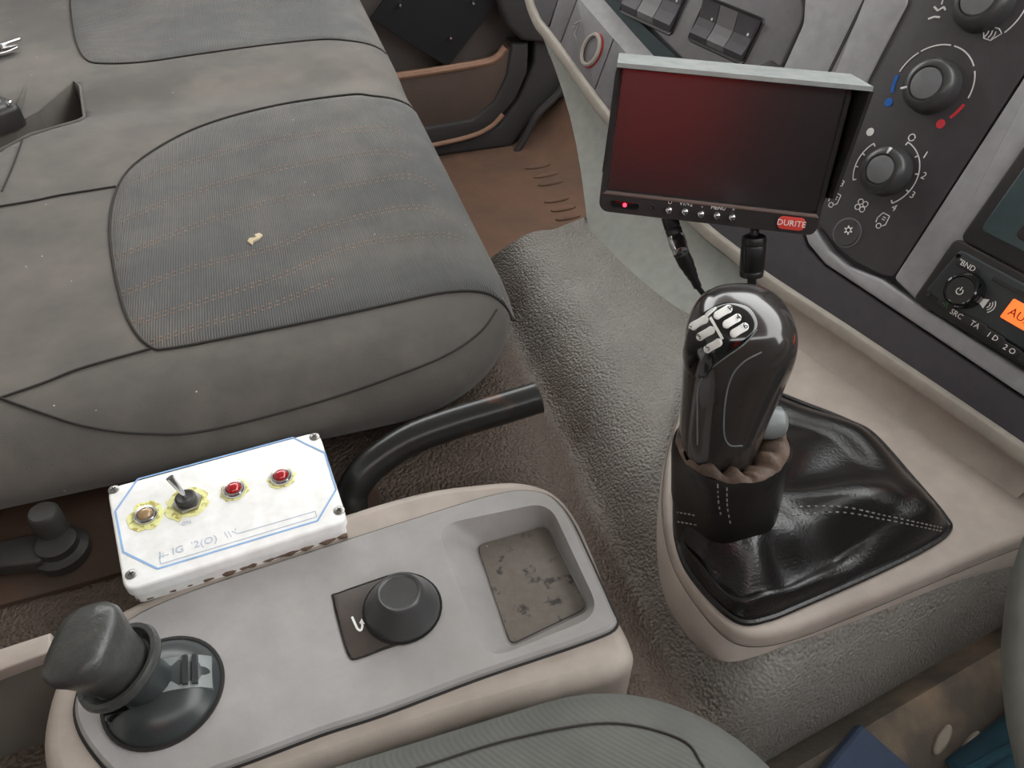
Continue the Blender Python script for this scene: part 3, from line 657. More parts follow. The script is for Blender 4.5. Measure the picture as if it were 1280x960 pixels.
def pill(c_, L_, wd, hole=None):
    d = V((.86, -.52)); n_ = V((.52, .86)); o = []
    for k in range(20):
        a = 2*math.pi*k/20; o.append(V(c_)+d*(math.cos(a)*wd+math.copysign(L_/2-wd, math.cos(a)))+n_*(math.sin(a)*wd*.9))
    return o
for c_ in ((904, 391), (915, 402), (924, 413), (875, 404), (883, 417), (892, 432)):
    r_ = conf(pill(c_, 31, 7.2), .0012, 3)
    if r_: pa.append(r_)
for a, b in (((889, 398), (904, 424)), ((868, 412), (896, 386))):
    P, Nn = lay(TK, (a, ((a[0]+b[0])/2, (a[1]+b[1])/2), b), 5, .0009); pa.append(strip(P, .0016, Nn, .0004))
mk('shift_pattern', merge(pa), 'white', kn_, False)
for i, (c_, s) in enumerate((((914, 388), 'R'), ((923, 399), '4'), ((931, 409), '6'), ((867, 409), '1'), ((877, 421), '3'), ((887, 434), '5'))):
    h_, n_ = cast(TK, *c_)
    if h_:
        e = (CR*.86+CU*.52); e = e-n_*e.dot(n_); text('shift_number', s, Fr(h_+n_*.0018, e, n_.cross(e), n_), .0055, 'blackgloss', kn_)
P, Nn = lay(TK, ((952, 440), (930, 452), (915, 470), (907, 500), (905, 540), (912, 556), (928, 557)), 8, .0001); mk('side_groove', tube(P, .0005, 6), 'greymetal', kn_)
P, Nn = lay(TK, ((872, 556), (872, 520), (873, 485), (884, 465), (905, 448), (930, 430), (946, 412)), 8, .0001); mk('side_groove', tube(P, .0005, 6), 'greymetal', kn_)
c_ = KF.p(.036, .006, KL*.16); mk('range_switch', lathe([(.011, -.012), (.012, .0), (.0105, .007), (.006, .010), (.001, .011)], Fr(c_, ax, cyy, s1), 20), 'greymetal', kn_)
mk('shaft', tube([Cb+ax*-.02, K0], .012, 12), 'darkmetal', gl)

# ------------------------------------------------------------------ dashboard
D = azf(dep(1130, 180, .68), -75, 25)
DB = thing('dashboard', D.p(-.05, -.17, 0), 'charcoal plastic dashboard with beige lower ledge, switch panel and twelve volt socket', 'dashboard')
def du(pts, w_=0): return [D.px(x, y, w_) for x, y in pts]
# back body behind all facings
mk('dash_body', slab([(-.60, -.03), (-.52, -.085), (-.40, -.118), (-.17, -.150), (.02, -.150), (.55, -.165), (.55, .30), (-.60, .30)], D, -.30, -.016, .003), 'dashdark', DB, False)
# lower panel to the floor
tp = [D.p(*D.px(x, y), -.004) for x, y in ((665, 20), (684, 50), (714, 96), (754, 150), (856, 276), (918, 330), (1016, 396), (1110, 462), (1290, 582))]
bt_ = [at(x, y, ZM+.034) for x, y in ((735, 288), (738, 292), (752, 306), (785, 340), (838, 385), (885, 412))]+[V((.42, .46, ZT-.01)), V((.45, .37, ZT-.01)), V((.49, .25, ZT-.01))]
tp2, bt2 = cr(tp, 5), cr(bt_, 5); rings = []
for k in range(9):
    t = k/8; rings.append([a.lerp(b, t)+V((.014*math.sin(math.pi*t), 0, 0)) for a, b in zip(tp2, bt2)])
rings = [[a+V((.2, .01, 0)) for a in rings[0]]]+rings+[[a+V((.2, .0, -.01)) for a in rings[-1]]]
mk('lower_panel', skin([q_[:29] for q_ in rings], False), 'dashlow', DB, ang=50)
mk('upstand', skin([q_[28:] for q_ in rings], False), 'beige', DB, ang=50)
# ledge
lg = cr([V(D.px(x, y)) for x, y in ((661, -12), (666, 6), (675, 26), (687, 41), (720, 86), (758, 138), (862, 262), (925, 316), (953, 341), (1064, 414), (1173, 487), (1280, 560), (1340, 602))], 6)
rings = []
for i, q_ in enumerate(lg):
    t = (lg[min(i+1, len(lg)-1)]-lg[max(i-1, 0)]).normalized(); n_ = V((-t.y, t.x))
    rings.append([D.p(*(q_+n_*a), b) for a, b in ((.004, -.02), (.003, .000), (.001, .003), (-.001, .0038), (-.009, .002), (-.0115, .0), (-.0125, -.004), (-.012, -.02))])
mk('ledge', skin(rings, False), 'dashtrim', DB, ang=50)
# socket strip
def fac(name, pts, w0, w1, m_, bev=.0015, par=None, r=.003, **k): return mk(name, slab(rpoly(du(pts, w1), r, 4), D, w0, w1, bev), m_, par or DB, ang=35, **k)
fac('trim_panel', ((664, -20), (668, 4), (677, 24), (685, 34), (696.5, 0), (706, -30), (690, -60)), -.012, .0, 'dashdark', .0006, r=.004)
fac('trim_panel', ((686.5, 36), (699.5, 54), (720, 0), (731, -30), (707, -32), (697.5, 0)), -.012, .0, 'dash', .0006, r=.0006)
sp_ = fac('socket_panel', ((700.5, 56), (742.5, 112), (766.5, 48), (725, 0), (721.5, 0)), -.012, .0, 'dash', .0006, r=.0006)
fac('trim_panel', ((743.5, 114), (802, 188), (842, 134), (767.5, 49)), -.012, .0, 'dash', .0006, r=.0006)
u, v = D.px(738, 62, .002); f = D.at(u, v, 0)
sk = mk('power_socket', lathe([(.0205, -.001), (.0205, .002), (.019, .004), (.0165, .004), (.0155, .002), (.015, -.012)], f, 36, sx=.80), 'dashtrim', DB, ang=40)
mk('socket_rim', lathe([(.0212, -.001), (.0212, .0012), (.0200, .0016)], f.at(.002, 0), 36, False, False, sx=.82), 'redring', sk)
mk('socket_well', lathe([(.0152, .001), (.0148, -.013), (.001, -.0131)], f, 30, False, False, sx=.8), 'black', sk)
f = D.at(*D.px(719, 36, .001), .0006)
mk('embossed_symbol', merge([strip([f.p(*a), f.p(*b)], .0012, D.n, .0003) for a, b in (((-.006, .004), (.004, .012)), ((.004, .012), (.006, .006)), ((.002, .006), (.002, -.006)), ((.002, -.006), (.009, -.009)), ((-.008, 0), (-.002, .003)))]), 'dashlight', sp_, False)
# shelf above the strip, groove and switch panel
P = [(718, -8), (766, 47.5), (830, 122)]; Q = [(748, -8), (792, 42), (850, 106)]; S = [(762, -8), (806, 34), (868, 92)]
a = [D.p(*D.px(x, y, 0), -.0005) for x, y in P]; b = [D.p(*D.px(x, y, -.012), -.012) for x, y in Q]; c = [D.p(*D.px(x, y, -.008), -.008) for x, y in S]
mk('shelf', skin([a, b], False), 'dashlight', DB); mk('groove', skin([b, c], False), 'teal', DB)
swp = ((768, -12), (866, 86), (930, 130), (975, 84), (1003, 22), (1004, 6), (985, -40), (880, -80))
fac('switch_panel', swp, -.02, -.006, 'dash', .002, r=.008)
def bank(pts, n_, label, ws=-.006):
    q_ = du(pts, ws); us = [p[0] for p in q_]; vs = [p[1] for p in q_]; u0, u1, v0, v1 = min(us), max(us), min(vs), max(vs)
    bk = thing('switch_bank', D.p((u0+u1)/2, v0, ws), label, 'switch')
    o = rrect(u1-u0, v1-v0, .006, 5, (u0+u1)/2, (v0+v1)/2); i_ = inset(o, .0035)
    mk('bezel', skin([[D.p(x, y, ws+.0001) for x, y in o], [D.p(x, y, ws+.002) for x, y in inset(o, .001)], [D.p(x, y, ws+.001) for x, y in i_], [D.p(x, y, ws+.0004) for x, y in i_]], True, True, True), 'black', bk)
    W = (u1-u0-.008)/n_; H = v1-v0-.008
    for k in range(n_):
        cu = u0+.004+W*(k+.5); y0 = v0+.004
        rk = []
        for yy, ww in ((0, .002), (.12, .006), (.35, .0035), (.55, .003), (.8, .006), (1.0, .009)):
            rk.append([D.p(cu-W*.48, y0+H*yy, ws+.0005), D.p(cu-W*.48, y0+H*yy, ws+ww), D.p(cu+W*.48, y0+H*yy, ws+ww), D.p(cu+W*.48, y0+H*yy, ws+.0005)])
        r_ = mk('rocker', skin(rk, True, True, True), 'dashdark' if k != 1 else 'dash', bk, False)
        if k != 1:
            mk('indicator_mark', slab(rrect(.0025, .0035, .001, 3), D.at(cu+W*.25, y0+H*.62, ws+.0036), 0, .0006, .0002), 'white', r_)
    return bk
bank(((862, 52), (884, -6), (945, 52), (928, 82)), 3, 'black bezel of three rocker switches next to the dashboard edge, behind the monitor')
bank(((780, 8), (800, -50), (866, -14), (838, 46)), 3, 'black bezel of rocker switches above the power socket')
fac('round_blank', ((945, 82), (962, 74), (980, 86), (975, 100), (950, 98)), -.008, -.004, 'black', r=.004)
# centre stack faces
fac('side_band', ((1006, 0), (1004, 30), (978, 88), (960, 140), (1010, 160), (1066, 60), (1096, -30), (1020, -60)), -.02, -.002, 'dashlight', r=.004)
mk('slot', slab([D.px(x, y, -.001) for x, y in ((1082, -8), (1086, -8), (1037, 92), (1033, 92))], D, -.004, -.0012, .0002), 'black', DB, False)
fac('side_band', ((1092, -30), (1130, -30), (1134, 2), (1085, 96), (1040, 190), (1012, 170), (1040, 100)), -.02, .001, 'dashlight', r=.004)
rim = du(((1002, 280), (1010, 305), (1031, 330), (1093, 371), (1280, 496), (1330, 530), (1340, 500), (1280, 466), (1144, 379), (1100, 349), (1090, 345), (1057, 332), (1034, 312), (1016, 284)), .002)
# outer face right of the climate panel, holding the radio
rf = du(((1117, 348), (1284, 90), (1330, 20), (1480, 200), (1420, 480), (1300, 470), (1150, 380)), .0)
rfo = ccw(rpoly(rf, .004, 4)); rh = ccw(rpoly(du(((1143, 377), (1277, 200), (1480, 300), (1420, 560)), .0), .006, 4))
mk('stack_face', slab(rfo, D, -.02, .0, .002), 'dashlight', DB, ang=35)
mk('stack_rim', slab(rim, D, -.02, .002, .0025), 'dashlight', DB, ang=35)
lb = du(((996, 270), (1008, 308), (1030, 332), (1093, 374), (1280, 500), (1340, 545), (1340, 606), (1280, 562), (1173, 489), (1064, 416), (953, 343), (925, 318), (862, 264), (840, 238), (900, 200)), .0)
mk('lower_band', slab(lb, D, -.02, -.001, .002), 'dashdark', DB, ang=35)

# ------------------------------------------------------------------ climate control
wc = -.002
CP = thing('climate_control_panel', D.p(0, -.1, 0), 'dark heater control panel with three rotary knobs and white markings', 'control panel')
cpo = rpoly(du(((1117, 346), (1100, 343), (1066, 326), (1038, 300), (1016, 268), (1040, 200), (1088, 95), (1160, -60), (1340, -20), (1282, 88)), wc), .004, 5)
mk('faceplate', slab(cpo, D, -.0155, wc, .0012), 'climate', CP, ang=35)
PR = wc+.0004
def cknob(x, y, r, ptr, nm='rotary_knob'):
    u, v = D.px(x, y, .008); f = D.at(u, v, wc)
    k = mk(nm, lathe([(r*1.02, 0), (r, .002), (r*.98, .010), (r*.90, .014), (r*.72, .0165), (r*.64, .0165), (r*.60, .015)], f, 40), 'knob', CP, ang=50)
    mk('knob_cap', lathe([(r*.61, .0145), (r*.56, .0165), (r*.4, .0172), (r*.1, .0175)], f, 36), 'knobcap', k)
    a = math.radians(ptr); mk('pointer', slab(rrect(r*.26, .0018, .0006, 2, r*.80, 0), f.rot(a), .0135, .0170, .0004), 'white', k)
    return u, v
def upx(f0, x, y): return D.px(x, y, wc)
def arcp(c, r, a0, a1, wd, m_, nm='dial_arc'): return mk(nm, strip(arcpts(D, c, r, a0, a1, PR, 18), wd, D.n, .0002), m_, CP, False)
def pang(c, x, y): q_ = D.px(x, y, wc); return math.degrees(math.atan2(q_[1]-c[1], q_[0]-c[0]))
r0 = .0222
cknob(1161, 106, r0, pang(D.px(1161, 106, .008), 1134, 116)); c = D.px(1165, 108, wc)
R2 = .0335
A = lambda x, y: pang(c, x, y)
for (xa, ya), (xb, yb), m_, wd in (((1121, 88), (1148, 64), 'white', .0011), ((1151, 63), (1187, 61), 'white', .0011), ((1190, 63), (1211, 86), 'white', .0011), ((1213, 91), (1208, 122), 'white', .0011), ((1119, 93), (1114, 116), 'blue', .0030), ((1204, 130), (1187, 146), 'red', .0026)):
    a, b = A(xa, ya), A(xb, yb)
    if b > a: b -= 360
    if a-b > 180: a, b = b, a-360
    arcp(c, R2, a, b, wd, m_)
for x, y, m_ in ((1111, 128, 'blue'), (1176, 155, 'red')): mk('dial_dot', lathe([(.0038, 0), (.0036, .0002)], D.at(*D.px(x, y, wc), PR), 20), m_, CP, False)
cknob(1104, 213, r0*.95, pang(D.px(1104, 213, .008), 1120, 195)); c = D.px(1107, 215, wc)
A = lambda x, y: pang(c, x, y)
R3 = .0295
a, b = A(1135, 178), A(1115, 252); b = b if b < a else b-360
arcp(c, R3, a, b, .0010, 'white')
for k in range(5): t = a+(b-a)*k/4; mk('dial_tick', strip([D.p(c[0]+rr*math.cos(math.radians(t)), c[1]+rr*math.sin(math.radians(t)), PR) for rr in (R3-.003, R3)], .0012, D.n, .0002), 'white', CP, False)
a2, b2 = A(1090, 173), A(1059, 227); b2 = b2 if b2 > a2 else b2+360
arcp(c, R3, a2, b2, .0010, 'white')
for k in range(4): t = a2+(b2-a2)*k/3; mk('dial_tick', strip([D.p(c[0]+rr*math.cos(math.radians(t)), c[1]+rr*math.sin(math.radians(t)), PR) for rr in (R3-.003, R3)], .0012, D.n, .0002), 'white', CP, False)
mk('dial_dot', lathe([(.0036, 0), (.0034, .0002)], D.at(*D.px(1088, 165, wc), PR), 20), 'white', CP, False)
mk('dial_ring', tube(arcpts(D, D.px(1140, 172, wc), .0028, 0, 345, PR, 20), .0005, 6), 'white', CP)
TD = D.rot(math.radians(0))
for x, y, s in ((1157, 194, '1'), (1155, 220, '2'), (1141, 244, '3'), (1118, 260, '4'), (1053, 230, '3')):
    text('dial_number', s, D.at(*D.px(x, y, wc), PR), .0085, 'white', CP)
def lorry(x, y):
    f = D.at(*D.px(x, y, wc), PR); segs = [((-.004, .006), (.003, .006)), ((.003, .006), (.004, -.002)), ((-.004, .006), (-.006, 0)), ((-.006, 0), (-.005, -.004)), ((.004, -.002), (.002, -.004)), ((-.002, .003), (.001, .003)), ((-.002, .001), (.001, .001))]
    mk('cab_symbol', merge([strip([f.p(*a), f.p(*b)], .0008, D.n, .0002) for a, b in segs]+[tube(arcpts(f, (-.001, -.0055), .0022, 0, 345, 0, 14), .00045, 5)]), 'white', CP, False)
lorry(1044, 250); lorry(1104, 276)
f = D.at(*D.px(1077, 257, wc), PR)
mk('fan_symbol', merge([tube(arcpts(f, (a*.0026, b*.0026), .0024, 0, 345, 0, 14), .00045, 5) for a in (-1, 1) for b in (-1, 1)]), 'white', CP, False)
# lower button
u, v = D.px(1059, 291, wc); f = D.at(u, v, wc)
bn = mk('air_button', lathe([(.0125, 0), (.0125, .0016), (.0118, .0026), (.004, .0022), (.001, .0022)], f, 32), 'climate', CP)
mk('button_ring', lathe([(.0138, 0), (.0138, .0008), (.0128, .001)], f, 36, False, False), 'knobcap', bn)
f2 = f.at(.001, .003, .0028)
mk('snow_symbol', merge([tube(arcpts(f2, (0, 0), .0022, 0, 345, 0, 14), .0005, 5)]+[strip([f2.p(.0022*math.cos(k*1.047), .0022*math.sin(k*1.047)), f2.p(.0042*math.cos(k*1.047), .0042*math.sin(k*1.047))], .0014, D.n, .0002) for k in range(6)]), 'white', bn, False)
cknob(1226, 0, r0*1.02, 100); c = D.px(1230, 2, wc)
a, b = pang(c, 1277, 6), pang(c, 1252, 35); b = b if b < a else b-360
arcp(c, R2, a, b, .0011, 'white'); a = pang(c, 1173, 6); arcp(c, R2, a, a-16, .0011, 'white')
f = D.at(*D.px(1238, 43, wc), PR)
mk('windscreen_symbol', merge([tube([f.p(*p) for p in ((-.008, .003), (-.003, .0055), (.004, .0055), (.008, .003), (.003, -.004), (-.003, -.004))], .0005, 5, True)]+[strip([f.p(x, -.003), f.p(x+.0008, 0), f.p(x, .003)], .0008, D.n, .0002) for x in (-.003, 0, .003)]), 'white', CP, False)
f = D.at(*D.px(1172, 17, wc), PR)
mk('airflow_symbol', merge([strip([f.p(*a), f.p(*b)], .0016, D.n, .0002) for a, b in (((-.006, .004), (-.001, .002)), ((-.001, .002), (.002, .006)), ((.002, .006), (.005, .004)), ((-.005, -.006), (-.001, -.003)), ((-.001, -.003), (.004, -.002)))]), 'white', CP, False)

# ------------------------------------------------------------------ radio and cubby
RU, RV0, RV1 = .086, -.107, -.047
rc = thing('storage_cubby', D.p(.2, -.04, .002), 'black framed smoked cubby above the radio', 'cubby')
mk('frame', slab(rrect(.20, .094, .006, 5, RU+.003+.1, RV1+.0005+.047), D, .0004, .004, .0015), 'black', rc)
mk('smoked_flap', slab(rrect(.186, .072, .005, 5, RU+.012+.094, RV1+.012+.038), D, .002, .0052, .001), 'glassdark', rc)
mk('inner_shelf', slab(rrect(.16, .014, .005, 5, RU+.028+.09, RV1+.028), D, .005, .0062, .001), 'black', rc)
rd = thing('car_radio', D.p(RU+.1, RV0, .004), 'black car radio with an orange display under the smoked cubby', 'radio')
mk('surround', slab(rrect(.200, RV1-RV0, .005, 5, RU+.1, (RV0+RV1)/2), D, .0004, .005, .002), 'black', rd)
mk('faceplate', slab(rpoly([(RU+.006, RV0+.012), (RU+.19, RV0+.012), (RU+.19, RV1-.006), (RU+.010, RV1-.006)], .004, 4), D, .002, .008, .0015), 'radio', rd)
wr = .0082
u, v = D.px(1203, 363, .016); f = D.at(u, v, wr)
rk_ = mk('volume_knob', lathe([(.0150, 0), (.0148, .004), (.0138, .010), (.0128, .013), (.0115, .0135), (.0105, .012), (.008, .0118), (.001, .0118)], f, 36), 'blackgloss', rd, ang=50)
f2 = f.at(0, -.001, .0122)
mk('power_symbol', merge([tube(arcpts(f2, (0, 0), .0026, 125, 415, 0, 16), .0004, 5), strip([f2.p(0, .0005), f2.p(0, .0038)], .0008, D.n, .0002)]), 'white', rk_, False)
def rbtn(x, y, w_, h_, s, sz, nm='button', m_='white'):
    u, v = D.px(x, y, wr+.001); f = D.at(u, v, wr); b = mk(nm, slab(rrect(w_, h_, min(w_, h_)*.4, 4), f, -.001, .0016, .0006), 'black', rd)
    if s: text('button_text', s, f.at(0, 0, .0017), sz, m_, b)
rbtn(1209, 332, .019, .0075, '"BND', .0062)
rbtn(1182, 381, .014, .0075, '•R', .0060, m_='green')
for x, y, s in ((1196, 393, 'SRC'), (1219, 406, 'TA'), (1241, 421, '1 ▷'), (1262, 437, '2 O'), (1285, 452, '3')): rbtn(x, y, .0185, .0075, s.replace('▷', 'D'), .0062)
for x, y in ((1198, 320), (1161, 368)): mk('pin_hole', lathe([(.0020, 0), (.0018, .0006)], D.at(*D.px(x, y, wr), wr), 12), 'blackgloss', rd)
f = D.at(*D.px(1233, 380, wr), wr)
mk('speaker_symbol', merge([quad(f.p(-.005, -.002, .0003), f.p(-.005, .002, .0003), f.p(0, .0042, .0003), f.p(0, -.0042, .0003))]+[strip(arcpts(f, (0, 0), r_, -50, 50, .0003, 8), .0008, D.n, .0002) for r_ in (.0028, .0048, .0068)]), 'white', rd, False)
u, v = D.px(1250, 396, wr); f = D.at(u+.035, v+.0085, wr)
ds = mk('display', slab(rrect(.07, .017, .001, 2), f, -.001, .0008, .0003), 'orange', rd)
text('display_text', 'AUX', f.at(-.022, -.001, .0009), .0095, 'dkprint', ds)
mk('display_slot', slab(rrect(.12, .003, .001, 2, RU+.105, RV1-.013), D, .0075, .0088, .0003), 'blackgloss', rd)

# ------------------------------------------------------------------ reversing monitor
MN = azf((.3054, .4671, -.2645), -27.97, 16.4).rot(math.radians(-1.04))
mo = thing('reversing_monitor', MN.p(0, -.06, -.02), 'black hooded monitor screen on a bracket in front of the dashboard', 'monitor')
HW, HH0, HH1 = .0835, -.0625, .0475
mk('housing', slab(rrect(2*HW, HH1-HH0, .008, 5, 0, (HH0+HH1)/2), MN, -.030, -.001, .003), 'monitor', mo, ang=40)
# bezel with the lcd sunk in it
bz = ccw(rrect(2*HW-.004, HH1-HH0-.004, .006, 5, 0, (HH0+HH1)/2)); sh = ccw(rrect(.157, .088, .001, 5))
v_, f_ = holed(bz, [sh], MN, .003)
mk('bezel', merge([(v_, f_), skin([[MN.p(u, v, -.001) for u, v in bz], [MN.p(u, v, .003) for u, v in bz]]), skin([[MN.p(u, v, .003) for u, v in sh], [MN.p(u, v, .0004) for u, v in inset(sh, .0008)]])]), 'monitor', mo, ang=30)
mk('screen', slab(rrect(.156, .087, .001, 5), MN, -.0008, .0006, .0002, 1), 'screen', mo, False)
mk('lower_lip', slab([(-.081, -.0470), (.081, -.0470), (.0785, -.0442), (-.0785, -.0442)], MN, .001, .0038, .0006, 2), mat('lip_brown', (112, 94, 88), .5), mo)
# hood: top plate and two tapering cheeks
t0 = .0035
def plate(pts, th): return skin([[MN.p(*p) for p in pts], [MN.p(p[0]+th[0], p[1]+th[1], p[2]+th[2]) for p in pts]], True, True, True)
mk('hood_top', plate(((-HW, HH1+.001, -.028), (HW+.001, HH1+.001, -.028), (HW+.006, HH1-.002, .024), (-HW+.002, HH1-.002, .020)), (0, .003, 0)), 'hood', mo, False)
mk('hood_cheek', plate(((HW-.001, HH1, -.02), (HW+.0045, HH1-.002, .024), (HW+.001, -.030, .012), (HW-.001, -.036, -.02)), (.0025, 0, 0)), 'monitor', mo, False)
mk('hood_cheek', plate(((-HW, HH1, -.02), (-HW+.002, HH1, .018), (-HW, -.030, .006), (-HW, -.036, -.02)), (.0022, 0, 0)), 'monitor', mo, False)
MB = MN.at(0, 0, .0032)
for k, (x, y, s) in enumerate(((836, 262, 'O'), (856, 264, 'V1/V2'), (876, 267, '-'), (896, 269, 'MENU'), (915, 271, '+'))):
    u, v = MB.px(x, y); mk('button', lathe([(.0029, 0), (.0029, .0022), (.0020, .0034), (.0006, .0038)], MB.at(u, v), 18), 'chrome', mo)
    text('button_text', s, MB.at(u, v+.0056), .0040, 'white', mo)
u, v = MB.px(781, 256); sw_ = mk('sensor_window', slab(rrect(.022, .006, .0028, 5), MB.at(u, v), 0, .0008, .0003), 'blackgloss', mo)
mk('power_led', lathe([(.0016, 0), (.0014, .0008), (.0004, .001)], MB.at(u, v, .0008), 12), 'led', sw_)
u, v = MB.px(815, 259); mk('microphone_hole', lathe([(.0024, 0), (.0024, .0006), (.0015, .0007), (.001, .0001)], MB.at(u, v), 14), 'black', mo)
u, v = MB.px(989, 279); f = MB.at(u, v); bd = mk('badge', slab(rrect(.0205, .0098, .0042, 6), f, 0, .0010, .0004), 'badge', mo)
text('badge_text', 'DURITE', f.at(0, 0, .0010), .0062, 'white', bd)
mk('bracket_stem', tube(cr([MN.p(.02, -.01, -.028), MN.p(.03, -.012, -.07), MN.p(.06, -.014, -.12), MN.p(.10, -.02, -.17)], 5), .010, 12), 'black', mo)
mk('bracket_plate', slab(rrect(.05, .05, .006), MN.at(.02, -.01), -.036, -.029, .002), 'black', mo)
# cables
ca = thing('camera_cable', at(880, 380, ZM+.02), 'thin black camera cable with a metal screw connector hanging from the monitor', 'cable')
pp = [MN.p(*MN.px(836, 270, -.02), -.02), MN.p(*MN.px(843, 292, -.02), -.022), dep(852, 318, .612), dep(860, 338, .62), dep(872, 358, .63), dep(886, 376, .64), dep(905, 400, .65), dep(940, 430, .69)]
mk('wire', tube(cr(pp, 8), .0022, 10), 'cable', ca)
def seg(a, b, prof, m_, nm, par):
    d = (b-a); L_ = d.length; d.normalize(); f = Fr(a, d.orthogonal(), d.cross(d.orthogonal()), d); return mk(nm, lathe([(r_, w_*L_) for r_, w_ in prof], f, 20), m_, par)
seg(pp[0], pp[1].lerp(pp[2], .25), [(.0062, 0), (.0066, .5), (.0060, .55), (.0066, .6), (.0062, 1)], 'cable', 'plug', ca)
seg(pp[1].lerp(pp[2], .2), pp[1].lerp(pp[2], 1.0), [(.0064, 0), (.0070, .08), (.0070, .45), (.0064, .5), (.0064, .95), (.005, 1)], 'chrome', 'screw_ring', ca)
seg(pp[1].lerp(pp[2], .95), pp[4], [(.0060, 0), (.0062, .3), (.0052, .45), (.0052, .55), (.0044, .6), (.0044, .7), (.0036, .75), (.0034, 1)], 'cable', 'strain_relief', ca)
cb2 = thing('power_cable', at(945, 400, ZM+.02), 'thicker black cable with a ferrite block hanging from the monitor beside the camera cable', 'cable')
pp = [MN.p(*MN.px(944, 268, -.02), -.02), dep(943, 290, .605), dep(941, 318, .615), dep(940, 345, .625), dep(938, 362, .63), dep(925, 385, .64), dep(900, 410, .66), dep(890, 440, .69)]
mk('wire', tube(cr(pp, 8), .0036, 12), 'cable', cb2)
seg(dep(943, 293, .606), dep(939, 346, .622), [(.006, 0), (.0088, .04), (.0096, .1), (.0096, .2), (.0090, .22), (.0096, .26), (.0098, .8), (.009, .83), (.0096, .86), (.0092, .97), (.005, 1)], 'cable', 'ferrite_block', cb2)
mk('ferrite_ring', tube([dep(943, 290, .606), dep(932, 300, .604), dep(929, 320, .608), dep(931, 340, .615)], .0014, 8), 'cable', cb2)

# ------------------------------------------------------------------ driver's seat
DX0, DX1, DY0, DY1, DRr = -.45, .203, -.36, .196, .12
def drect(d, n=14):
    a, b, r = (DX1-DX0)/2-d, (DY1-DY0)/2-d, max(DRr-d, .004); return rrect(2*a, 2*b, r, n, (DX0+DX1)/2, (DY0+DY1)/2)
rings = []
for d, z in ((.02, -.56), (.004, -.555), (0, -.54), (-.002, -.50)): rings.append([V((x, y, z)) for x, y in drect(d)])
for k in range(13):
    ph = math.pi/2*k/12; rings.append([V((x, y, -.480+.045*math.sin(ph))) for x, y in drect(.06*(1-math.cos(ph)))])
for k in range(1, 8): rings.append([V((x, y, -.435-.02*sm(0, 1, k/7))) for x, y in drect(.06+.02*k)])
ds_ = thing('driver_seat', (-.13, -.09, -.56), 'grey ribbed fabric driver seat cushion beside the console', 'seat')
dv_ = skin(rings, True, True, True); mk('cushion', dv_, 'drvseat', ds_, ang=70)
TDv = bvh(dv_); P, Nn = lay(TDv, ((520, 962), (640, 925), (760, 905), (850, 925), (880, 960)), 8, .0008)
if len(P) > 3: mk('seam', tube(P, .0007, 6), 'piping', ds_)
rings = [[V((x, y, z)) for x, y in rrect(.13*k, .46*k, .05*k, 6, -.47-.18*(z+.5), -.09)] for z, k in ((-.5, .9), (-.42, 1), (-.1, 1), (.12, .95), (.2, .8))]
mk('backrest', skin(rings, True, True, True), 'drvseat', ds_, ang=60)
rj = thing('added_red_jacket', (-.34, -.64, -.16), 'unseen red jacket on the driver side wall, added for the red reflection in the monitor', 'jacket')  # out of view, added so the screen reflects something red
rings = [[V((x, y+.008*math.sin(x*50+z*12), z)) for x, y in rrect(.26*k, .075*k2, .035*k2, 6, -.34, -.635)] for z, k, k2 in ((-.16, .95, .9), (-.08, .98, 1), (.05, 1.0, 1), (.22, 1.02, .95), (.30, .75, .8), (.325, .35, .6))]
mk('jacket_body', skin(rings, True, True, True), 'redcloth', rj, ang=80)
for sx in (-1, 1): mk('sleeve', tube(cr([(-.34+sx*.09, -.625, .28), (-.34+sx*.135, -.625, .16), (-.34+sx*.14, -.625, .0), (-.34+sx*.135, -.625, -.12)], 5), [.035]*6+[.038]*6+[.03]*4, 14), 'redcloth', rj, ang=80)
mk('hook', tube([(-.34, -.68, .35), (-.34, -.65, .35), (-.34, -.64, .335), (-.34, -.635, .315)], .005, 8), 'steel', rj)
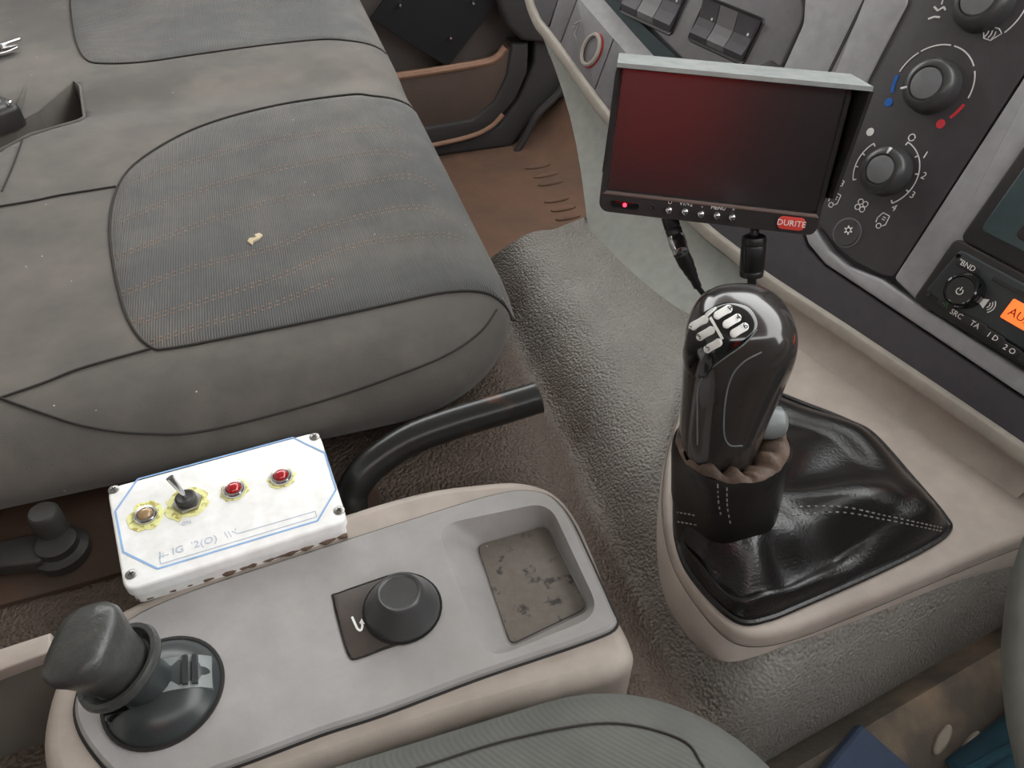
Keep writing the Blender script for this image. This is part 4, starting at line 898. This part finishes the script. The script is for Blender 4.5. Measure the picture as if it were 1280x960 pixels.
# ------------------------------------------------------------------ steering wheel
sw = dep(1324, 990, .40); a = V((.866, 0, .5)); oo = (V((0, .37, 0))-a*.93).normalized(); WC = sw-oo*.225
WF = Fr(WC, (0, -1, 0), a, V((0, -1, 0)).cross(a)); 
if WF.n.z < 0: WF = Fr(WC, (0, 1, 0), a)
stw = thing('steering_wheel', WC, 'grey padded steering wheel rim in front of the driver seat', 'steering wheel')
mk('rim', tube([WF.p(.225*math.cos(2*math.pi*k/72), .225*math.sin(2*math.pi*k/72)) for k in range(72)], .0165, 16, True), 'wheel', stw)
mk('hub', lathe([(.075, -.05), (.08, -.03), (.07, -.012), (.03, -.006), (.002, -.005)], WF, 32), 'black', stw)
for an in (20, 160, 270):
    t = math.radians(an); mk('spoke', tube([WF.p(r_*math.cos(t), r_*math.sin(t), w_) for r_, w_ in ((.06, -.03), (.14, -.015), (.222, 0))], [.02, .016, .012], 10), 'black', stw)
# ------------------------------------------------------------------ driver footwell pieces
def zcar(x, y):
    s = ydrv(x)-y; return -.622+.010*math.exp(-((s-.02)/.011)**2)-.17*sm(.03, .22, s)+.25*sm(.62, .9, x)
def oncar(px_, py_):
    z = -.68
    for _ in range(30): p = at(px_, py_, z); z = z*.5+zcar(p.x, p.y)*.5
    return at(px_, py_, z)
for x0, y0, x1, y1 in ((1168, 942, 1186, 908), (1198, 955, 1222, 916)):
    a, b = oncar(x0, y0), oncar(x1, y1); d = b-a; f = Fr((a+b)/2, d, V((0, 0, 1)).cross(d))
    mk('heel_pad', lathe([(1, -.002), (.95, .003), (.7, .005), (.2, .0055)], f, 20, sx=d.length*.55, sy=.0048), 'pad', cf)
nv = [oncar(1063, 908), oncar(1140, 975), oncar(1090, 1010), oncar(1000, 985)]
cen = sum(nv, V((0, 0, 0)))/4; e = nv[1]-nv[0]; e2 = nv[3]-nv[0]; nn = e.cross(e2).normalized(); nn = nn if nn.z > 0 else -nn
rings = []
for t, s, lf in ((0, 1, .002), (.3, 1, .010), (.7, .97, .012), (1, .9, .0135)):
    rings.append([cen+(p-cen)*s+nn*(lf+.003) for p in [a.lerp(b, k/8) for a, b in zip(nv, nv[1:]+nv[:1]) for k in range(8)]])
mk('blue_cloth', skin(rings, True, True, True), 'navy', label='pointed corner of a dark blue cloth lying on the driver footwell carpet', cat='cloth')
tl = [oncar(1200, 1010)+V((0, 0, .02)), oncar(1262, 958)+V((.0, -.01, .03)), oncar(1320, 915)+V((0, -.02, .06)), oncar(1400, 870)+V((0, -.03, .10))]
lg_ = thing('denim_trouser_leg', tl[0], 'teal blue denim trouser leg with folds beside the steering wheel rim', 'trousers')
tt = cr(tl, 8); vf = tube(tt, [.03+.022*k/(len(tt)-1) for k in range(len(tt))], 28)
mk('fabric', vf, 'denim', lg_, ang=80)
mk('fold', tube([p+V((-.006, .012, .030+.02*k/(len(tt)-1))) for k, p in enumerate(tt)], .004, 8), 'denim', lg_)
